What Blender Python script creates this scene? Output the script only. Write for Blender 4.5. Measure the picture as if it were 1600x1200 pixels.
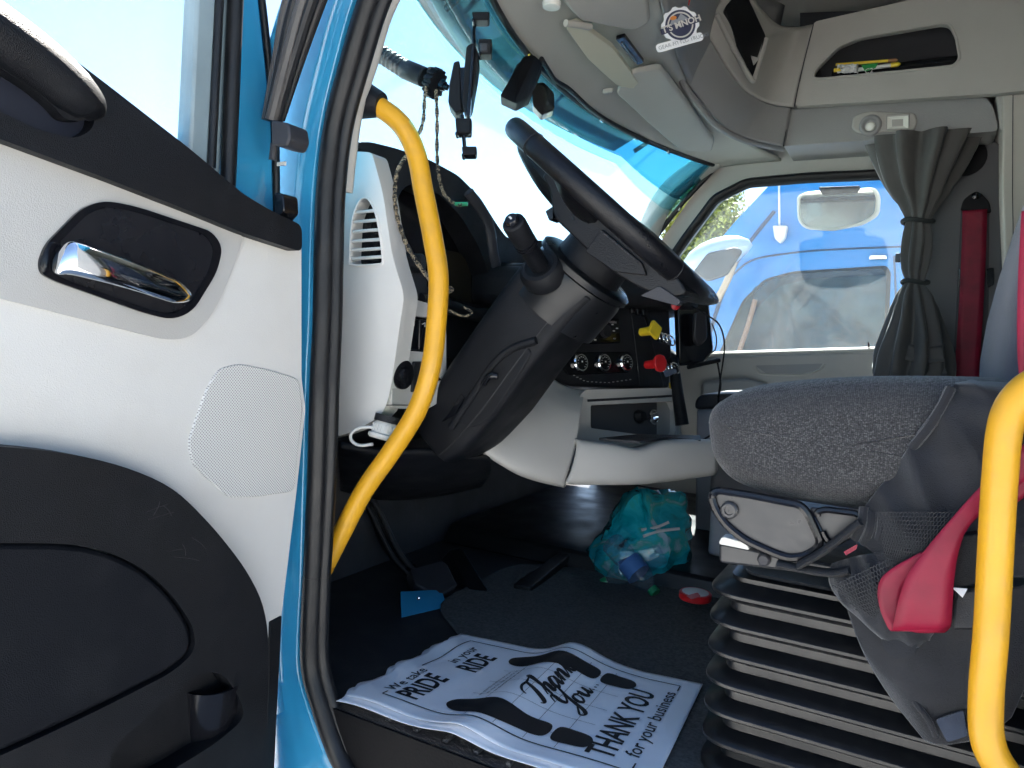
import bpy, bmesh, math, random
from mathutils import Vector as V, Matrix
from mathutils.geometry import tessellate_polygon
from mathutils import noise as NZ
from math import sin, cos, pi, radians as rad
random.seed(7)
for _o in list(bpy.data.objects): bpy.data.objects.remove(_o)
S = bpy.context.scene
COL = S.collection
# ---------------------------------------------------------------- camera
F = 1150.0
_y, _p, _r = rad(29), rad(3.6), rad(2.9)
CAM = V((0, 0, .62))
FW = V((-sin(_y)*cos(_p), cos(_y)*cos(_p), -sin(_p)))
_r0 = V((cos(_y), sin(_y), 0)); _u0 = _r0.cross(FW)
RT = (_r0*cos(_r) + _u0*sin(_r)).normalized(); UP = RT.cross(FW).normalized()
cd = bpy.data.cameras.new('camera'); cam = bpy.data.objects.new('camera', cd); COL.objects.link(cam)
cd.sensor_width = 36; cd.lens = 36*F/1600; cd.clip_start = .02; cd.clip_end = 3000
mw = Matrix((RT, UP, -FW)).transposed().to_4x4(); mw.translation = CAM; cam.matrix_world = mw
S.camera = cam
# ---------------------------------------------------------------- sky, sun, exposure
SUN = V((-.17, .56, .81)).normalized()          # direction towards the sun
w = bpy.data.worlds.new('World'); S.world = w; w.use_nodes = True
nt = w.node_tree; sky = nt.nodes.new('ShaderNodeTexSky'); sky.sky_type = 'NISHITA'; sky.sun_disc = False
sky.sun_elevation = math.asin(SUN.z); sky.sun_rotation = math.atan2(SUN.x, SUN.y)
sky.air_density = 1.0; sky.dust_density = .4; sky.ozone_density = 2.0
nt.nodes['Background'].inputs['Strength'].default_value = .055
nt.links.new(sky.outputs[0], nt.nodes['Background'].inputs[0])
sl = bpy.data.lights.new('sun', 'SUN'); sl.energy = 5.0; sl.angle = rad(.53); sl.color = (1, .95, .87)
so = bpy.data.objects.new('sun', sl); COL.objects.link(so); so.rotation_euler = (-SUN).to_track_quat('-Z', 'Y').to_euler(); so.location = (0, 0, 20)
S.view_settings.view_transform = 'Standard'; S.view_settings.look = 'None'
S.view_settings.exposure = 2.65; S.view_settings.gamma = 1
S.cycles.use_denoising = True; S.cycles.max_bounces = 7; S.cycles.diffuse_bounces = 4; S.cycles.glossy_bounces = 3; S.cycles.use_adaptive_sampling = True; S.cycles.adaptive_threshold = .03; S.cycles.use_light_tree = False; S.cycles.transparent_max_bounces = 16
S.cycles.sample_clamp_indirect = 6; S.cycles.caustics_reflective = False; S.cycles.caustics_refractive = False
# ---------------------------------------------------------------- rays through the lens onto real planes
def ray(px, py): return FW*F + RT*(px-800) + UP*(600-py)
def PX(px, py, x): v = ray(px, py); return CAM + v*((x-CAM.x)/v.x)
def PY(px, py, y): v = ray(px, py); return CAM + v*((y-CAM.y)/v.y)
def PZ(px, py, z): v = ray(px, py); return CAM + v*((z-CAM.z)/v.z)
def PD(px, py, d): return CAM + ray(px, py)*(d/F)
def PP(px, py, pl): v = ray(px, py); o, n = pl; return CAM + v*((o-CAM).dot(n)/v.dot(n))
def LX(l, x): return [PX(a[0], a[1], x) for a in l]
def LY(l, y): return [PY(a[0], a[1], y) for a in l]
def LZ(l, z): return [PZ(a[0], a[1], z) for a in l]
def LD(l): return [PD(*a) for a in l]
def LP(l, pl): return [PP(a[0], a[1], pl) for a in l]
# ---------------------------------------------------------------- objects
def thing(name, label, cat, loc, group=None, kind=None):
    o = bpy.data.objects.new(name, None); COL.objects.link(o); o.location = loc; o.empty_display_size = .05
    o['label'] = label; o['category'] = cat
    if group: o['group'] = group
    return o
def worg(p):
    o = V((0, 0, 0))
    while p: o += V(p.location); p = p.parent
    return o
def build(name, vs, fs, mat, parent=None, smooth=35, bev=0, seg=2, sub=0, solid=0, label=None, cat=None, kind=None, group=None, org=None, soff=-1):
    if parent: org = worg(parent)
    elif org is None: org = V((0, 0, 0))
    me = bpy.data.meshes.new(name)
    me.from_pydata([tuple(V(v)-org) for v in vs], [], fs); me.validate()
    bm = bmesh.new(); bm.from_mesh(me); bmesh.ops.remove_doubles(bm, verts=bm.verts, dist=1e-6)
    bmesh.ops.recalc_face_normals(bm, faces=bm.faces); bm.to_mesh(me); bm.free()
    me.materials.append(mat)
    if smooth:
        me.shade_smooth()
        if smooth < 180: me.set_sharp_from_angle(angle=rad(smooth))
    o = bpy.data.objects.new(name, me); COL.objects.link(o)
    if parent: o.parent = parent
    else: o.location = org
    if solid:
        m = o.modifiers.new('solid', 'SOLIDIFY'); m.thickness = solid; m.offset = soff
    if bev:
        m = o.modifiers.new('bevel', 'BEVEL'); m.width = bev; m.segments = seg; m.limit_method = 'ANGLE'; m.angle_limit = rad(40); m.harden_normals = False
    if sub:
        m = o.modifiers.new('sub', 'SUBSURF'); m.levels = sub; m.render_levels = sub
    if label: o['label'] = label
    if cat: o['category'] = cat
    if kind: o['kind'] = kind
    if group: o['group'] = group
    return o
# ---------------------------------------------------------------- shapes -> (verts, faces)
def fillet(pts, r, n=4):
    out = []; N = len(pts)
    for i in range(N):
        a, b, c = V(pts[i-1]), V(pts[i]), V(pts[(i+1) % N])
        rr = r[i] if isinstance(r, (list, tuple)) else r
        d1, d2 = a-b, c-b; l1, l2 = d1.length, d2.length
        k = min(rr, l1*.48, l2*.48)
        if k < 1e-5: out.append(b); continue
        p, q = b+d1*(k/l1), b+d2*(k/l2)
        for j in range(n+1):
            t = j/n; out.append(p*(1-t)**2 + b*2*t*(1-t) + q*t*t)
    return out
def cr(pts, n=6, closed=False):
    pts = [V(p) for p in pts]; N = len(pts); out = []
    rng = range(N) if closed else range(N-1)
    for i in rng:
        if closed: a, b, c, d = pts[i-1], pts[i], pts[(i+1) % N], pts[(i+2) % N]
        else: a, b, c, d = pts[max(i-1, 0)], pts[i], pts[i+1], pts[min(i+2, N-1)]
        for j in range(n):
            t = j/n; t2 = t*t; t3 = t2*t
            out.append(.5*((2*b) + (c-a)*t + (2*a-5*b+4*c-d)*t2 + (3*b-a-3*c+d)*t3))
    if not closed: out.append(pts[-1])
    return out
def prism(pts, vec, holes=()):
    vec = V(vec); vs = []; fs = []
    loops = [list(pts)] + [list(h) for h in holes]; idx = []
    for L in loops:
        idx.append((len(vs), len(L))); vs += [V(p) for p in L]
    n = len(vs); vs += [v+vec for v in vs]
    if holes:
        for t in tessellate_polygon([[V(p) for p in L] for L in loops]):
            fs.append(tuple(t)); fs.append(tuple(i+n for i in reversed(t)))
    else:
        fs.append(tuple(range(n))); fs.append(tuple(range(2*n-1, n-1, -1)))
    for s, L in idx:
        for i in range(L):
            a, b = s+i, s+(i+1) % L
            fs.append((a, b, b+n, a+n))
    return vs, fs
def slab(name, pts, vec, mat, parent=None, r=0, bev=0, holes=(), hr=0, **k):
    p = fillet(pts, r) if r else [V(q) for q in pts]
    hs = [fillet(h, hr) if hr else h for h in holes]
    vs, fs = prism(p, vec, hs)
    return build(name, vs, fs, mat, parent, bev=bev, **k)
def frames(pts):
    T = []
    for i in range(len(pts)):
        T.append((pts[min(i+1, len(pts)-1)]-pts[max(i-1, 0)]).normalized())
    n = T[0].orthogonal().normalized(); out = []
    for t in T:
        n = (n - t*n.dot(t)).normalized(); out.append((t, n, t.cross(n)))
    return out
def tubem(pts, r, n=12, s=0, caps=True, up=None, asp=1.0):
    pts = [V(p) for p in pts]
    if s:
        if isinstance(r, (list, tuple)):
            rr = []
            for i in range(len(r)-1): rr += [r[i]+(r[i+1]-r[i])*j/s for j in range(s)]
            r = rr+[r[-1]]
        pts = cr(pts, s)
    fr = frames(pts); vs = []; fs = []
    for i, p in enumerate(pts):
        t, a, b = fr[i]
        if up is not None: a = (V(up)-t*V(up).dot(t)).normalized(); b = t.cross(a)
        q = r[i] if isinstance(r, (list, tuple)) else r
        for j in range(n):
            th = 2*pi*j/n; vs.append(p + a*(q*cos(th)) + b*(q*asp*sin(th)))
    for i in range(len(pts)-1):
        for j in range(n):
            k = (j+1) % n; fs.append((i*n+j, i*n+k, (i+1)*n+k, (i+1)*n+j))
    if caps: fs.append(tuple(range(n-1, -1, -1))); fs.append(tuple(range((len(pts)-1)*n, len(pts)*n)))
    return vs, fs
def tube(name, pts, r, mat, parent=None, n=12, s=6, caps=True, up=None, asp=1.0, **k):
    vs, fs = tubem(pts, r, n, s, caps, up, asp); return build(name, vs, fs, mat, parent, **k)
def lathem(prof, o, ax, n=24):
    ax = V(ax).normalized(); a = ax.orthogonal().normalized(); b = ax.cross(a); o = V(o); vs = []; fs = []
    for r, h in prof:
        for j in range(n): th = 2*pi*j/n; vs.append(o+ax*h+a*(r*cos(th))+b*(r*sin(th)))
    for i in range(len(prof)-1):
        for j in range(n): k = (j+1) % n; fs.append((i*n+j, i*n+k, (i+1)*n+k, (i+1)*n+j))
    fs.append(tuple(range(n-1, -1, -1))); fs.append(tuple(range((len(prof)-1)*n, len(prof)*n)))
    return vs, fs
def lathe(name, prof, o, ax, mat, parent=None, n=24, **k):
    vs, fs = lathem(prof, o, ax, n); return build(name, vs, fs, mat, parent, **k)
def loftm(rings, caps=True, closed=True):
    n = len(rings[0]); vs = [V(p) for r in rings for p in r]; fs = []
    for i in range(len(rings)-1):
        for j in range(n if closed else n-1):
            k = (j+1) % n; fs.append((i*n+j, i*n+k, (i+1)*n+k, (i+1)*n+j))
    if caps: fs.append(tuple(range(n-1, -1, -1))); fs.append(tuple(range((len(rings)-1)*n, len(rings)*n)))
    return vs, fs
def loft(name, rings, mat, parent=None, caps=True, closed=True, **k):
    vs, fs = loftm(rings, caps, closed); return build(name, vs, fs, mat, parent, **k)
def patch(name, rows, mat, parent=None, n=6, m=6, thick=.006, wr=None, **k):
    """smooth sheet through a grid of 3D control points, with thickness"""
    rr = [cr(r, n) for r in rows]; W = len(rr[0])
    cols = [cr([r[j] for r in rr], m) for j in range(W)]
    H = len(cols[0]); vs = []; fs = []
    for i in range(H): vs += [cols[j][i] for j in range(W)]
    if wr: vs = [p+V((0, -1, .2))*(wr[0]*(1-2*abs(NZ.noise(V((p.x*wr[1]*1.9+p.z*wr[1]*.9, p.y*3, p.z*wr[1]*.45-p.x*wr[1]*.3)))))-wr[0]*.6+wr[0]*.5*NZ.noise(p*wr[1]*2.2)) for p in vs]
    for i in range(H-1):
        for j in range(W-1): a = i*W+j; fs.append((a, a+1, a+W+1, a+W))
    return build(name, vs, fs, mat, parent, solid=thick, **dict(dict(smooth=60), **k))
def boxm(c, d, ax=None):
    c = V(c); A = ax or (V((1, 0, 0)), V((0, 1, 0)), V((0, 0, 1))); vs = []
    for i in (-1, 1):
        for j in (-1, 1):
            for l in (-1, 1): vs.append(c+A[0]*(i*d[0]/2)+A[1]*(j*d[1]/2)+A[2]*(l*d[2]/2))
    return vs, [(0, 1, 3, 2), (4, 6, 7, 5), (0, 4, 5, 1), (2, 3, 7, 6), (0, 2, 6, 4), (1, 5, 7, 3)]
def box(name, c, d, mat, parent=None, ax=None, bev=0, **k):
    vs, fs = boxm(c, d, ax); return build(name, vs, fs, mat, parent, bev=bev, **k)
def join(*ms):
    vs = []; fs = []
    for v, f in ms: o = len(vs); vs += list(v); fs += [tuple(i+o for i in q) for q in f]
    return vs, fs
def axes(z, x=None):
    z = V(z).normalized(); x = V(x) if x is not None else z.orthogonal()
    x = (x-z*x.dot(z)).normalized(); return (x, z.cross(x), z)
def textm(s, size=1, bold=0, shear=0, align='LEFT', sp=1.0):
    c = bpy.data.curves.new('t', 'FONT'); c.body = s; c.size = size; c.offset = bold; c.shear = shear; c.align_x = align; c.space_character = sp
    c.resolution_u = 3; c.fill_mode = 'FRONT'
    o = bpy.data.objects.new('t', c); COL.objects.link(o); bpy.context.view_layer.update()
    me = bpy.data.meshes.new_from_object(o.evaluated_get(bpy.context.evaluated_depsgraph_get()))
    bpy.data.objects.remove(o); bpy.data.curves.remove(c)
    bm = bmesh.new(); bm.from_mesh(me); bmesh.ops.triangulate(bm, faces=bm.faces)
    bm.verts.ensure_lookup_table()
    vs = [(v.co.x, v.co.y) for v in bm.verts]; fs = [tuple(v.index for v in f.verts) for f in bm.faces]
    bm.free(); bpy.data.meshes.remove(me); return vs, fs
def lettering(name, s, o, xd, yd, size, mat, parent, lift=.0006, **k):
    xd = V(xd).normalized(); yd = V(yd); yd = (yd-xd*yd.dot(xd)).normalized(); n = xd.cross(yd)
    vs, fs = textm(s, size, **k); return build(name, [V(o)+xd*a+yd*b+n*lift for a, b in vs], fs, mat, parent, smooth=0)
# ---------------------------------------------------------------- materials
MATS = {}
def mat(name, col, rough=.5, metal=0, bump=None, var=0, vs=8, coat=0, spec=.5, sheen=0, rvar=0, dirt=None, aniso=None, coord='Object', trans=0):
    m = bpy.data.materials.new(name); m.use_nodes = True; N = m.node_tree; b = N.nodes['Principled BSDF']; L = N.links.new
    I = b.inputs; I['Base Color'].default_value = (*col, 1); I['Roughness'].default_value = rough; I['Metallic'].default_value = metal
    I['Specular IOR Level'].default_value = spec; I['Coat Weight'].default_value = coat; I['Coat Roughness'].default_value = .05
    if sheen: I['Sheen Weight'].default_value = sheen; I['Sheen Roughness'].default_value = .4
    if trans: I['Transmission Weight'].default_value = trans
    tc = N.nodes.new('ShaderNodeTexCoord').outputs[coord]
    def noise(sc, det=4):
        n = N.nodes.new('ShaderNodeTexNoise'); n.inputs['Scale'].default_value = sc; n.inputs['Detail'].default_value = det; L(tc, n.inputs['Vector']); return n.outputs['Fac']
    def ramp(f, a, c, x0=.3, x1=.7):
        r = N.nodes.new('ShaderNodeMapRange'); L(f, r.inputs[0]); r.inputs[1].default_value = x0; r.inputs[2].default_value = x1; r.inputs[3].default_value = a; r.inputs[4].default_value = c; return r.outputs[0]
    src = None
    if var:
        h = N.nodes.new('ShaderNodeHueSaturation'); h.inputs['Color'].default_value = (*col, 1); L(ramp(noise(vs, 6), 1-var, 1+var), h.inputs['Value']); src = h.outputs[0]
    if dirt:
        dc, amt, ds = dirt; x = N.nodes.new('ShaderNodeMix'); x.data_type = 'RGBA'
        L(ramp(noise(ds, 8), 0, amt, .5, .75), x.inputs[0]); x.inputs[7].default_value = (*dc, 1)
        if src: L(src, x.inputs[6])
        else: x.inputs[6].default_value = (*col, 1)
        src = x.outputs[2]
    if src: L(src, I['Base Color'])
    if rvar: L(ramp(noise(vs*2.3, 5), max(0, rough-rvar), rough+rvar), I['Roughness'])
    if bump:
        sc, st = bump[0], bump[1]; kind = bump[2] if len(bump) > 2 else 'noise'
        if kind == 'noise': f = noise(sc, 3)
        else:
            v = N.nodes.new('ShaderNodeTexVoronoi'); v.inputs['Scale'].default_value = sc; L(tc, v.inputs['Vector']); f = v.outputs['Distance']
        bn = N.nodes.new('ShaderNodeBump'); bn.inputs['Strength'].default_value = st; bn.inputs['Distance'].default_value = .002; L(f, bn.inputs['Height']); L(bn.outputs[0], I['Normal'])
    MATS[name] = m; return m
def glassm(name, tint=(1, 1, 1), dust=0, rough=.0, dcol=(.9, .93, .95), clean=None):
    m = bpy.data.materials.new(name); m.use_nodes = True; N = m.node_tree; L = N.links.new; N.nodes.clear()
    o = N.nodes.new('ShaderNodeOutputMaterial'); t = N.nodes.new('ShaderNodeBsdfTransparent'); t.inputs[0].default_value = (*tint, 1)
    g = N.nodes.new('ShaderNodeBsdfGlossy'); g.inputs['Roughness'].default_value = rough; f = N.nodes.new('ShaderNodeFresnel'); f.inputs[0].default_value = 1.45
    ge = N.nodes.new('ShaderNodeNewGeometry'); iv = N.nodes.new('ShaderNodeMath'); iv.operation = 'SUBTRACT'; iv.inputs[0].default_value = 1; L(ge.outputs['Backfacing'], iv.inputs[1])
    fm = N.nodes.new('ShaderNodeMath'); fm.operation = 'MULTIPLY'; L(f.outputs[0], fm.inputs[0]); L(iv.outputs[0], fm.inputs[1])
    x = N.nodes.new('ShaderNodeMixShader'); L(fm.outputs[0], x.inputs[0]); L(t.outputs[0], x.inputs[1]); L(g.outputs[0], x.inputs[2]); out = x.outputs[0]
    if dust:
        d = N.nodes.new('ShaderNodeBsdfDiffuse'); d.inputs[0].default_value = (*dcol, 1); tr = N.nodes.new('ShaderNodeBsdfTranslucent'); tr.inputs[0].default_value = (*dcol, 1)
        dd = N.nodes.new('ShaderNodeMixShader'); dd.inputs[0].default_value = .6; L(d.outputs[0], dd.inputs[1]); L(tr.outputs[0], dd.inputs[2])
        tc = N.nodes.new('ShaderNodeTexCoord'); n = N.nodes.new('ShaderNodeTexNoise'); n.inputs['Scale'].default_value = 5; n.inputs['Detail'].default_value = 8; L(tc.outputs['Object'], n.inputs['Vector'])
        r = N.nodes.new('ShaderNodeMapRange'); L(n.outputs['Fac'], r.inputs[0]); r.inputs[1].default_value = .25; r.inputs[2].default_value = .75; r.inputs[3].default_value = dust*.65; r.inputs[4].default_value = dust*1.35; fac = r.outputs[0]
        # fine streaks and specks
        n2 = N.nodes.new('ShaderNodeTexNoise'); n2.inputs['Scale'].default_value = 60; n2.inputs['Detail'].default_value = 3; L(tc.outputs['Object'], n2.inputs['Vector'])
        r2 = N.nodes.new('ShaderNodeMapRange'); L(n2.outputs['Fac'], r2.inputs[0]); r2.inputs[1].default_value = .66; r2.inputs[2].default_value = .72; r2.inputs[3].default_value = 0; r2.inputs[4].default_value = dust*.8
        a = N.nodes.new('ShaderNodeMath'); L(fac, a.inputs[0]); L(r2.outputs[0], a.inputs[1]); fac = a.outputs[0]
        if clean:  # wiped area with its own rounded outline: (cx, cz, hx, hz, factor)
            sp = N.nodes.new('ShaderNodeSeparateXYZ'); L(tc.outputs['Object'], sp.inputs[0])
            def ax(sock, c, h):
                s1 = N.nodes.new('ShaderNodeMath'); s1.operation = 'SUBTRACT'; L(sock, s1.inputs[0]); s1.inputs[1].default_value = c
                s2 = N.nodes.new('ShaderNodeMath'); s2.operation = 'DIVIDE'; L(s1.outputs[0], s2.inputs[0]); s2.inputs[1].default_value = h
                s3 = N.nodes.new('ShaderNodeMath'); s3.operation = 'POWER'; s4 = N.nodes.new('ShaderNodeMath'); s4.operation = 'ABSOLUTE'; L(s2.outputs[0], s4.inputs[0]); L(s4.outputs[0], s3.inputs[0]); s3.inputs[1].default_value = 6; return s3.outputs[0]
            s = N.nodes.new('ShaderNodeMath'); L(ax(sp.outputs[0], clean[0], clean[2]), s.inputs[0]); L(ax(sp.outputs[2], clean[1], clean[3]), s.inputs[1])
            q = N.nodes.new('ShaderNodeMapRange'); L(s.outputs[0], q.inputs[0]); q.inputs[1].default_value = .9; q.inputs[2].default_value = 1.1; q.inputs[3].default_value = clean[4]; q.inputs[4].default_value = 1
            mu = N.nodes.new('ShaderNodeMath'); mu.operation = 'MULTIPLY'; L(fac, mu.inputs[0]); L(q.outputs[0], mu.inputs[1]); fac = mu.outputs[0]
        y = N.nodes.new('ShaderNodeMixShader'); L(fac, y.inputs[0]); L(out, y.inputs[1]); L(dd.outputs[0], y.inputs[2]); out = y.outputs[0]
    L(out, o.inputs[0]); MATS[name] = m; return m
def tweed(name, c1, c2, sc=420):
    m = mat(name, c1, .95, sheen=.25); N = m.node_tree; L = N.links.new; b = N.nodes['Principled BSDF']
    tc = N.nodes.new('ShaderNodeTexCoord'); mp = N.nodes.new('ShaderNodeMapping'); mp.inputs['Scale'].default_value = (1.0, .03, 1.35); L(tc.outputs['Object'], mp.inputs[0])
    v = N.nodes.new('ShaderNodeTexVoronoi'); v.inputs['Scale'].default_value = sc; v.inputs['Randomness'].default_value = .38; L(mp.outputs[0], v.inputs['Vector'])
    bw = N.nodes.new('ShaderNodeRGBToBW'); L(v.outputs['Color'], bw.inputs[0])
    r = N.nodes.new('ShaderNodeValToRGB'); r.color_ramp.elements[0].position = .3; r.color_ramp.elements[0].color = (*c1, 1); r.color_ramp.elements[1].position = .75; r.color_ramp.elements[1].color = (*c2, 1); L(bw.outputs[0], r.inputs[0])
    ds = N.nodes.new('ShaderNodeMapRange'); L(v.outputs['Distance'], ds.inputs[0]); ds.inputs[1].default_value = .15; ds.inputs[2].default_value = .75; ds.inputs[3].default_value = 1.25; ds.inputs[4].default_value = .25
    hs = N.nodes.new('ShaderNodeHueSaturation'); L(r.outputs[0], hs.inputs['Color']); L(ds.outputs[0], hs.inputs['Value']); L(hs.outputs[0], b.inputs['Base Color'])
    bn = N.nodes.new('ShaderNodeBump'); bn.inputs['Strength'].default_value = .6; bn.inputs['Distance'].default_value = .002; bn.invert = True; L(v.outputs['Distance'], bn.inputs['Height']); L(bn.outputs[0], b.inputs['Normal'])
    return m
def dotgrid(name, c1, c2, sc, rough=.6, axis='YZ'):
    """fine perforation as colour and relief (holes under 2 mm)"""
    m = mat(name, c1, rough); N = m.node_tree; L = N.links.new; b = N.nodes['Principled BSDF']
    tc = N.nodes.new('ShaderNodeTexCoord'); v = N.nodes.new('ShaderNodeTexVoronoi'); v.inputs['Scale'].default_value = sc; v.inputs['Randomness'].default_value = 0
    mp = N.nodes.new('ShaderNodeMapping'); L(tc.outputs['Object'], mp.inputs[0]); mp.inputs['Scale'].default_value = (0, 1, 1) if axis == 'YZ' else (1, 0, 1); mp.inputs['Rotation'].default_value = (rad(45), 0, 0) if axis == 'YZ' else (0, rad(45), 0)
    L(mp.outputs[0], v.inputs['Vector'])
    r = N.nodes.new('ShaderNodeValToRGB'); r.color_ramp.elements[0].position = .28; r.color_ramp.elements[0].color = (*c2, 1); r.color_ramp.elements[1].position = .38; r.color_ramp.elements[1].color = (*c1, 1); L(v.outputs['Distance'], r.inputs[0]); L(r.outputs[0], b.inputs['Base Color'])
    return m
BLUE = mat('blue_paint', (.030, .26, .46), .22, coat=.8, var=.06, vs=3, rvar=.05, dirt=((.3, .3, .28), .06, 14))
RUB = mat('black_rubber', (.0075, .008, .0095), .40, var=.2, vs=5, rvar=.12, bump=(300, .15), spec=.32, dirt=((.05, .048, .045), .2, 9))
BLK = mat('black_plastic', (.0055, .006, .008), .46, bump=(900, .35, 'v'), rvar=.1, var=.15, spec=.24, dirt=((.025, .025, .027), .2, 20))
BLKD = mat('dash_black', (.013, .0135, .016), .46, bump=(900, .4, 'v'), rvar=.1, var=.15, spec=.36, dirt=((.04, .04, .042), .2, 20))
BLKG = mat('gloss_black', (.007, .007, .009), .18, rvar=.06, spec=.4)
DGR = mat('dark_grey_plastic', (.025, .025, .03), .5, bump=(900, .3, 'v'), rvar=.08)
WHT = mat('white_plastic', (.64, .62, .585), .45, var=.03, vs=4, bump=(700, .12, 'v'), rvar=.08, dirt=((.45, .40, .33), .18, 7))
LGR = mat('light_grey_plastic', (.46, .445, .42), .48, var=.04, vs=5, bump=(700, .15, 'v'), rvar=.08, dirt=((.3, .27, .22), .15, 6))
TAU = mat('taupe_trim', (.44, .42, .38), .62, var=.04, vs=4, bump=(600, .25, 'v'), dirt=((.25, .22, .17), .15, 5))
TAUD = mat('grey_trim', (.30, .295, .285), .65, var=.05, vs=4, bump=(500, .3, 'v'))
HEAD = mat('headliner_cloth', (.50, .495, .45), .85, var=.04, vs=4, bump=(500, .4))
YEL = mat('yellow_coating', (.62, .31, .010), .42, var=.05, vs=12, bump=(120, .12), rvar=.1, dirt=((.35, .2, .05), .3, 30))
CHR = mat('chrome', (.85, .85, .86), .06, metal=1)
STL = mat('painted_steel', (.034, .034, .036), .36, metal=.05, rvar=.1, var=.1, vs=20)
PAP = mat('paper', (.88, .89, .92), .7, var=.02, vs=20)
INK = mat('black_ink', (.012, .012, .014), .6)
RED = mat('red_webbing', (.22, .005, .026), .48, bump=(1500, .2), var=.3, vs=14, spec=.35)
REDP = mat('red_plastic', (.6, .015, .02), .35)
YELP = mat('yellow_plastic', (.85, .62, .03), .35)
GRN = mat('green_plastic', (.01, .22, .09), .35)
TWD = tweed('seat_tweed', (.040, .040, .044), (.105, .103, .106), 430)
BFAB = mat('black_fabric', (.009, .010, .014), .8, bump=(700, .5), var=.3, vs=20, sheen=.4)
NFAB = mat('navy_fabric', (.03, .04, .065), .9, bump=(600, .4), var=.15, vs=20, sheen=.3)
CURT = mat('curtain_fabric', (.085, .081, .077), .7, bump=(400, .2), var=.08, vs=12, sheen=.3)
FLR = mat('rubber_floor', (.024, .024, .027), .55, bump=(260, .5), var=.3, vs=9, dirt=((.12, .11, .095), .35, 11))
CARP = mat('carpet', (.075, .075, .072), .95, bump=(420, 1.0), var=.4, vs=160, dirt=((.12, .115, .1), .3, 30))
BEI = mat('padded_vinyl', (.52, .49, .43), .6, var=.04, vs=5, bump=(500, .2, 'v'))
GLS = glassm('clear_glass', (.93, .98, .97), dust=.03)
WSG = glassm('windshield_glass', (.84, .97, .98), dust=.03)
GREYP = mat('pale_plastic', (.62, .61, .57), .4)
# ================================================================ SETTING
def asphalt():
    return mat('concrete_lot', (.50, .50, .49), .9, bump=(60, .6), var=.15, vs=2)
build('ground', [(-400, -400, -1.25), (400, -400, -1.25), (400, 400, -1.25), (-400, 400, -1.25)], [(0, 1, 2, 3)], asphalt(), kind='structure')
# cab floor: rubber sheet with a carpeted rear half
fl = slab('cab_floor', [(-1.3, .90, 0), (1.5, .90, 0), (1.5, 2.84, 0), (-1.3, 2.84, 0)], (0, 0, -.08), FLR, kind='structure')
slab('carpet', fillet([V(p) for p in [(-.93, 1.36, .002), (-.62, 1.12, .002), (-.2, 1.0, .002), (.6, 1.0, .002), (.6, 1.9, .002), (-.5, 1.9, .002), (-.93, 1.75, .002)]], .08), (0, 0, .008), CARP, fl, bev=.004)
for i in range(9):   # raised ribs moulded into the rubber by the sill
    x = -.80+i*.055
    box('floor_rib', (x+.1, .955, .003), (.010, .09, .006), FLR, fl, bev=.002)
slab('sill_tread', [(-.86, .899, -.001), (.3, .899, -.001), (.3, .899, -.098), (-.86, .899, -.098)], (0, -.004, 0), mat('sill_black', (.004, .004, .005), .7, spec=.12, bump=(200, .4)), fl, bev=.001)
# tunnel step beside the centre
loft('floor_step', [[(x, 1.80, 0), (x, 1.815, .05), (x, 1.87, .06), (x, 2.8, .062), (x, 2.8, 0)] for x in (-1.2, -.9, -.6, -.3, .5)], RUB, fl, bev=.008)
slab('firewall', [(-1.22, .9, -.05), (-1.22, 2.84, -.05), (-1.28, 2.84, .8), (-1.28, .9, .8)], (-.03, 0, 0), mat('firewall_mat', (.045, .046, .052), .8, bump=(90, .6), var=.3), kind='structure')
# near wall below the windscreen, ahead of the door opening
slab('kick_panel', [(-1.3, .955, -.05), (-.885, .955, -.05), (-.88, .955, .4), (-.905, .955, .90), (-1.08, .955, .76), (-1.3, .955, .72)], (0, -.04, 0), BLK, kind='structure')
# rear of the cab: near side wall behind the door opening, sleeper partition, roof
slab('rear_side_wall', [(.16, .93, -.1), (1.5, .93, -.1), (1.5, .93, 1.9), (.16, .93, 1.9)], (0, -.06, 0), TAUD, kind='structure')
slab('sleeper_wall', [(1.5, .85, -.1), (1.5, 2.9, -.1), (1.5, 2.9, 1.9), (1.5, .85, 1.9)], (.04, 0, 0), TAU, kind='structure')
rf = slab('roof', [(-.75, .85, 1.78), (1.55, .85, 1.78), (1.55, 2.92, 1.78), (-.75, 2.92, 1.78)], (0, 0, .05), HEAD, kind='structure')
slab('door_header', [(-.74, .93, 1.34), (.2, .93, 1.36), (.2, .93, 1.8), (-.74, .93, 1.8)], (0, -.06, 0), BLUE, kind='structure')
# windscreen head: bowed in plan
def HX(y): return -.905+.245*((y-1.93)/1.0)**2
def HDR(y): return V((HX(y), y, 1.30))
YS = [.95, 1.15, 1.4, 1.65, 1.93, 2.2, 2.45, 2.65, 2.83]
def GX(y):
    pts = [(.95, -.42), (1.3, -.52), (1.7, -.60), (1.95, -.645), (2.2, -.68), (2.45, -.675), (2.65, -.60), (2.83, -.5)]
    for (a, b), (c, d) in zip(pts, pts[1:]):
        if y <= c: return b+(d-b)*(y-a)/(c-a)
    return -.5
def GZ(y): return 1.425-.10*max(0, (y-2.15)/.6)**1.3
hl = patch('header_lining', [[HDR(y) for y in YS], [V(((HX(y)*.65+GX(y)*.35), y, 1.30+(GZ(y)-1.3)*.55)) for y in YS], [V((GX(y), y, GZ(y))) for y in YS]], HEAD, None, n=5, m=5, thick=.01, kind='structure', soff=1)
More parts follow.
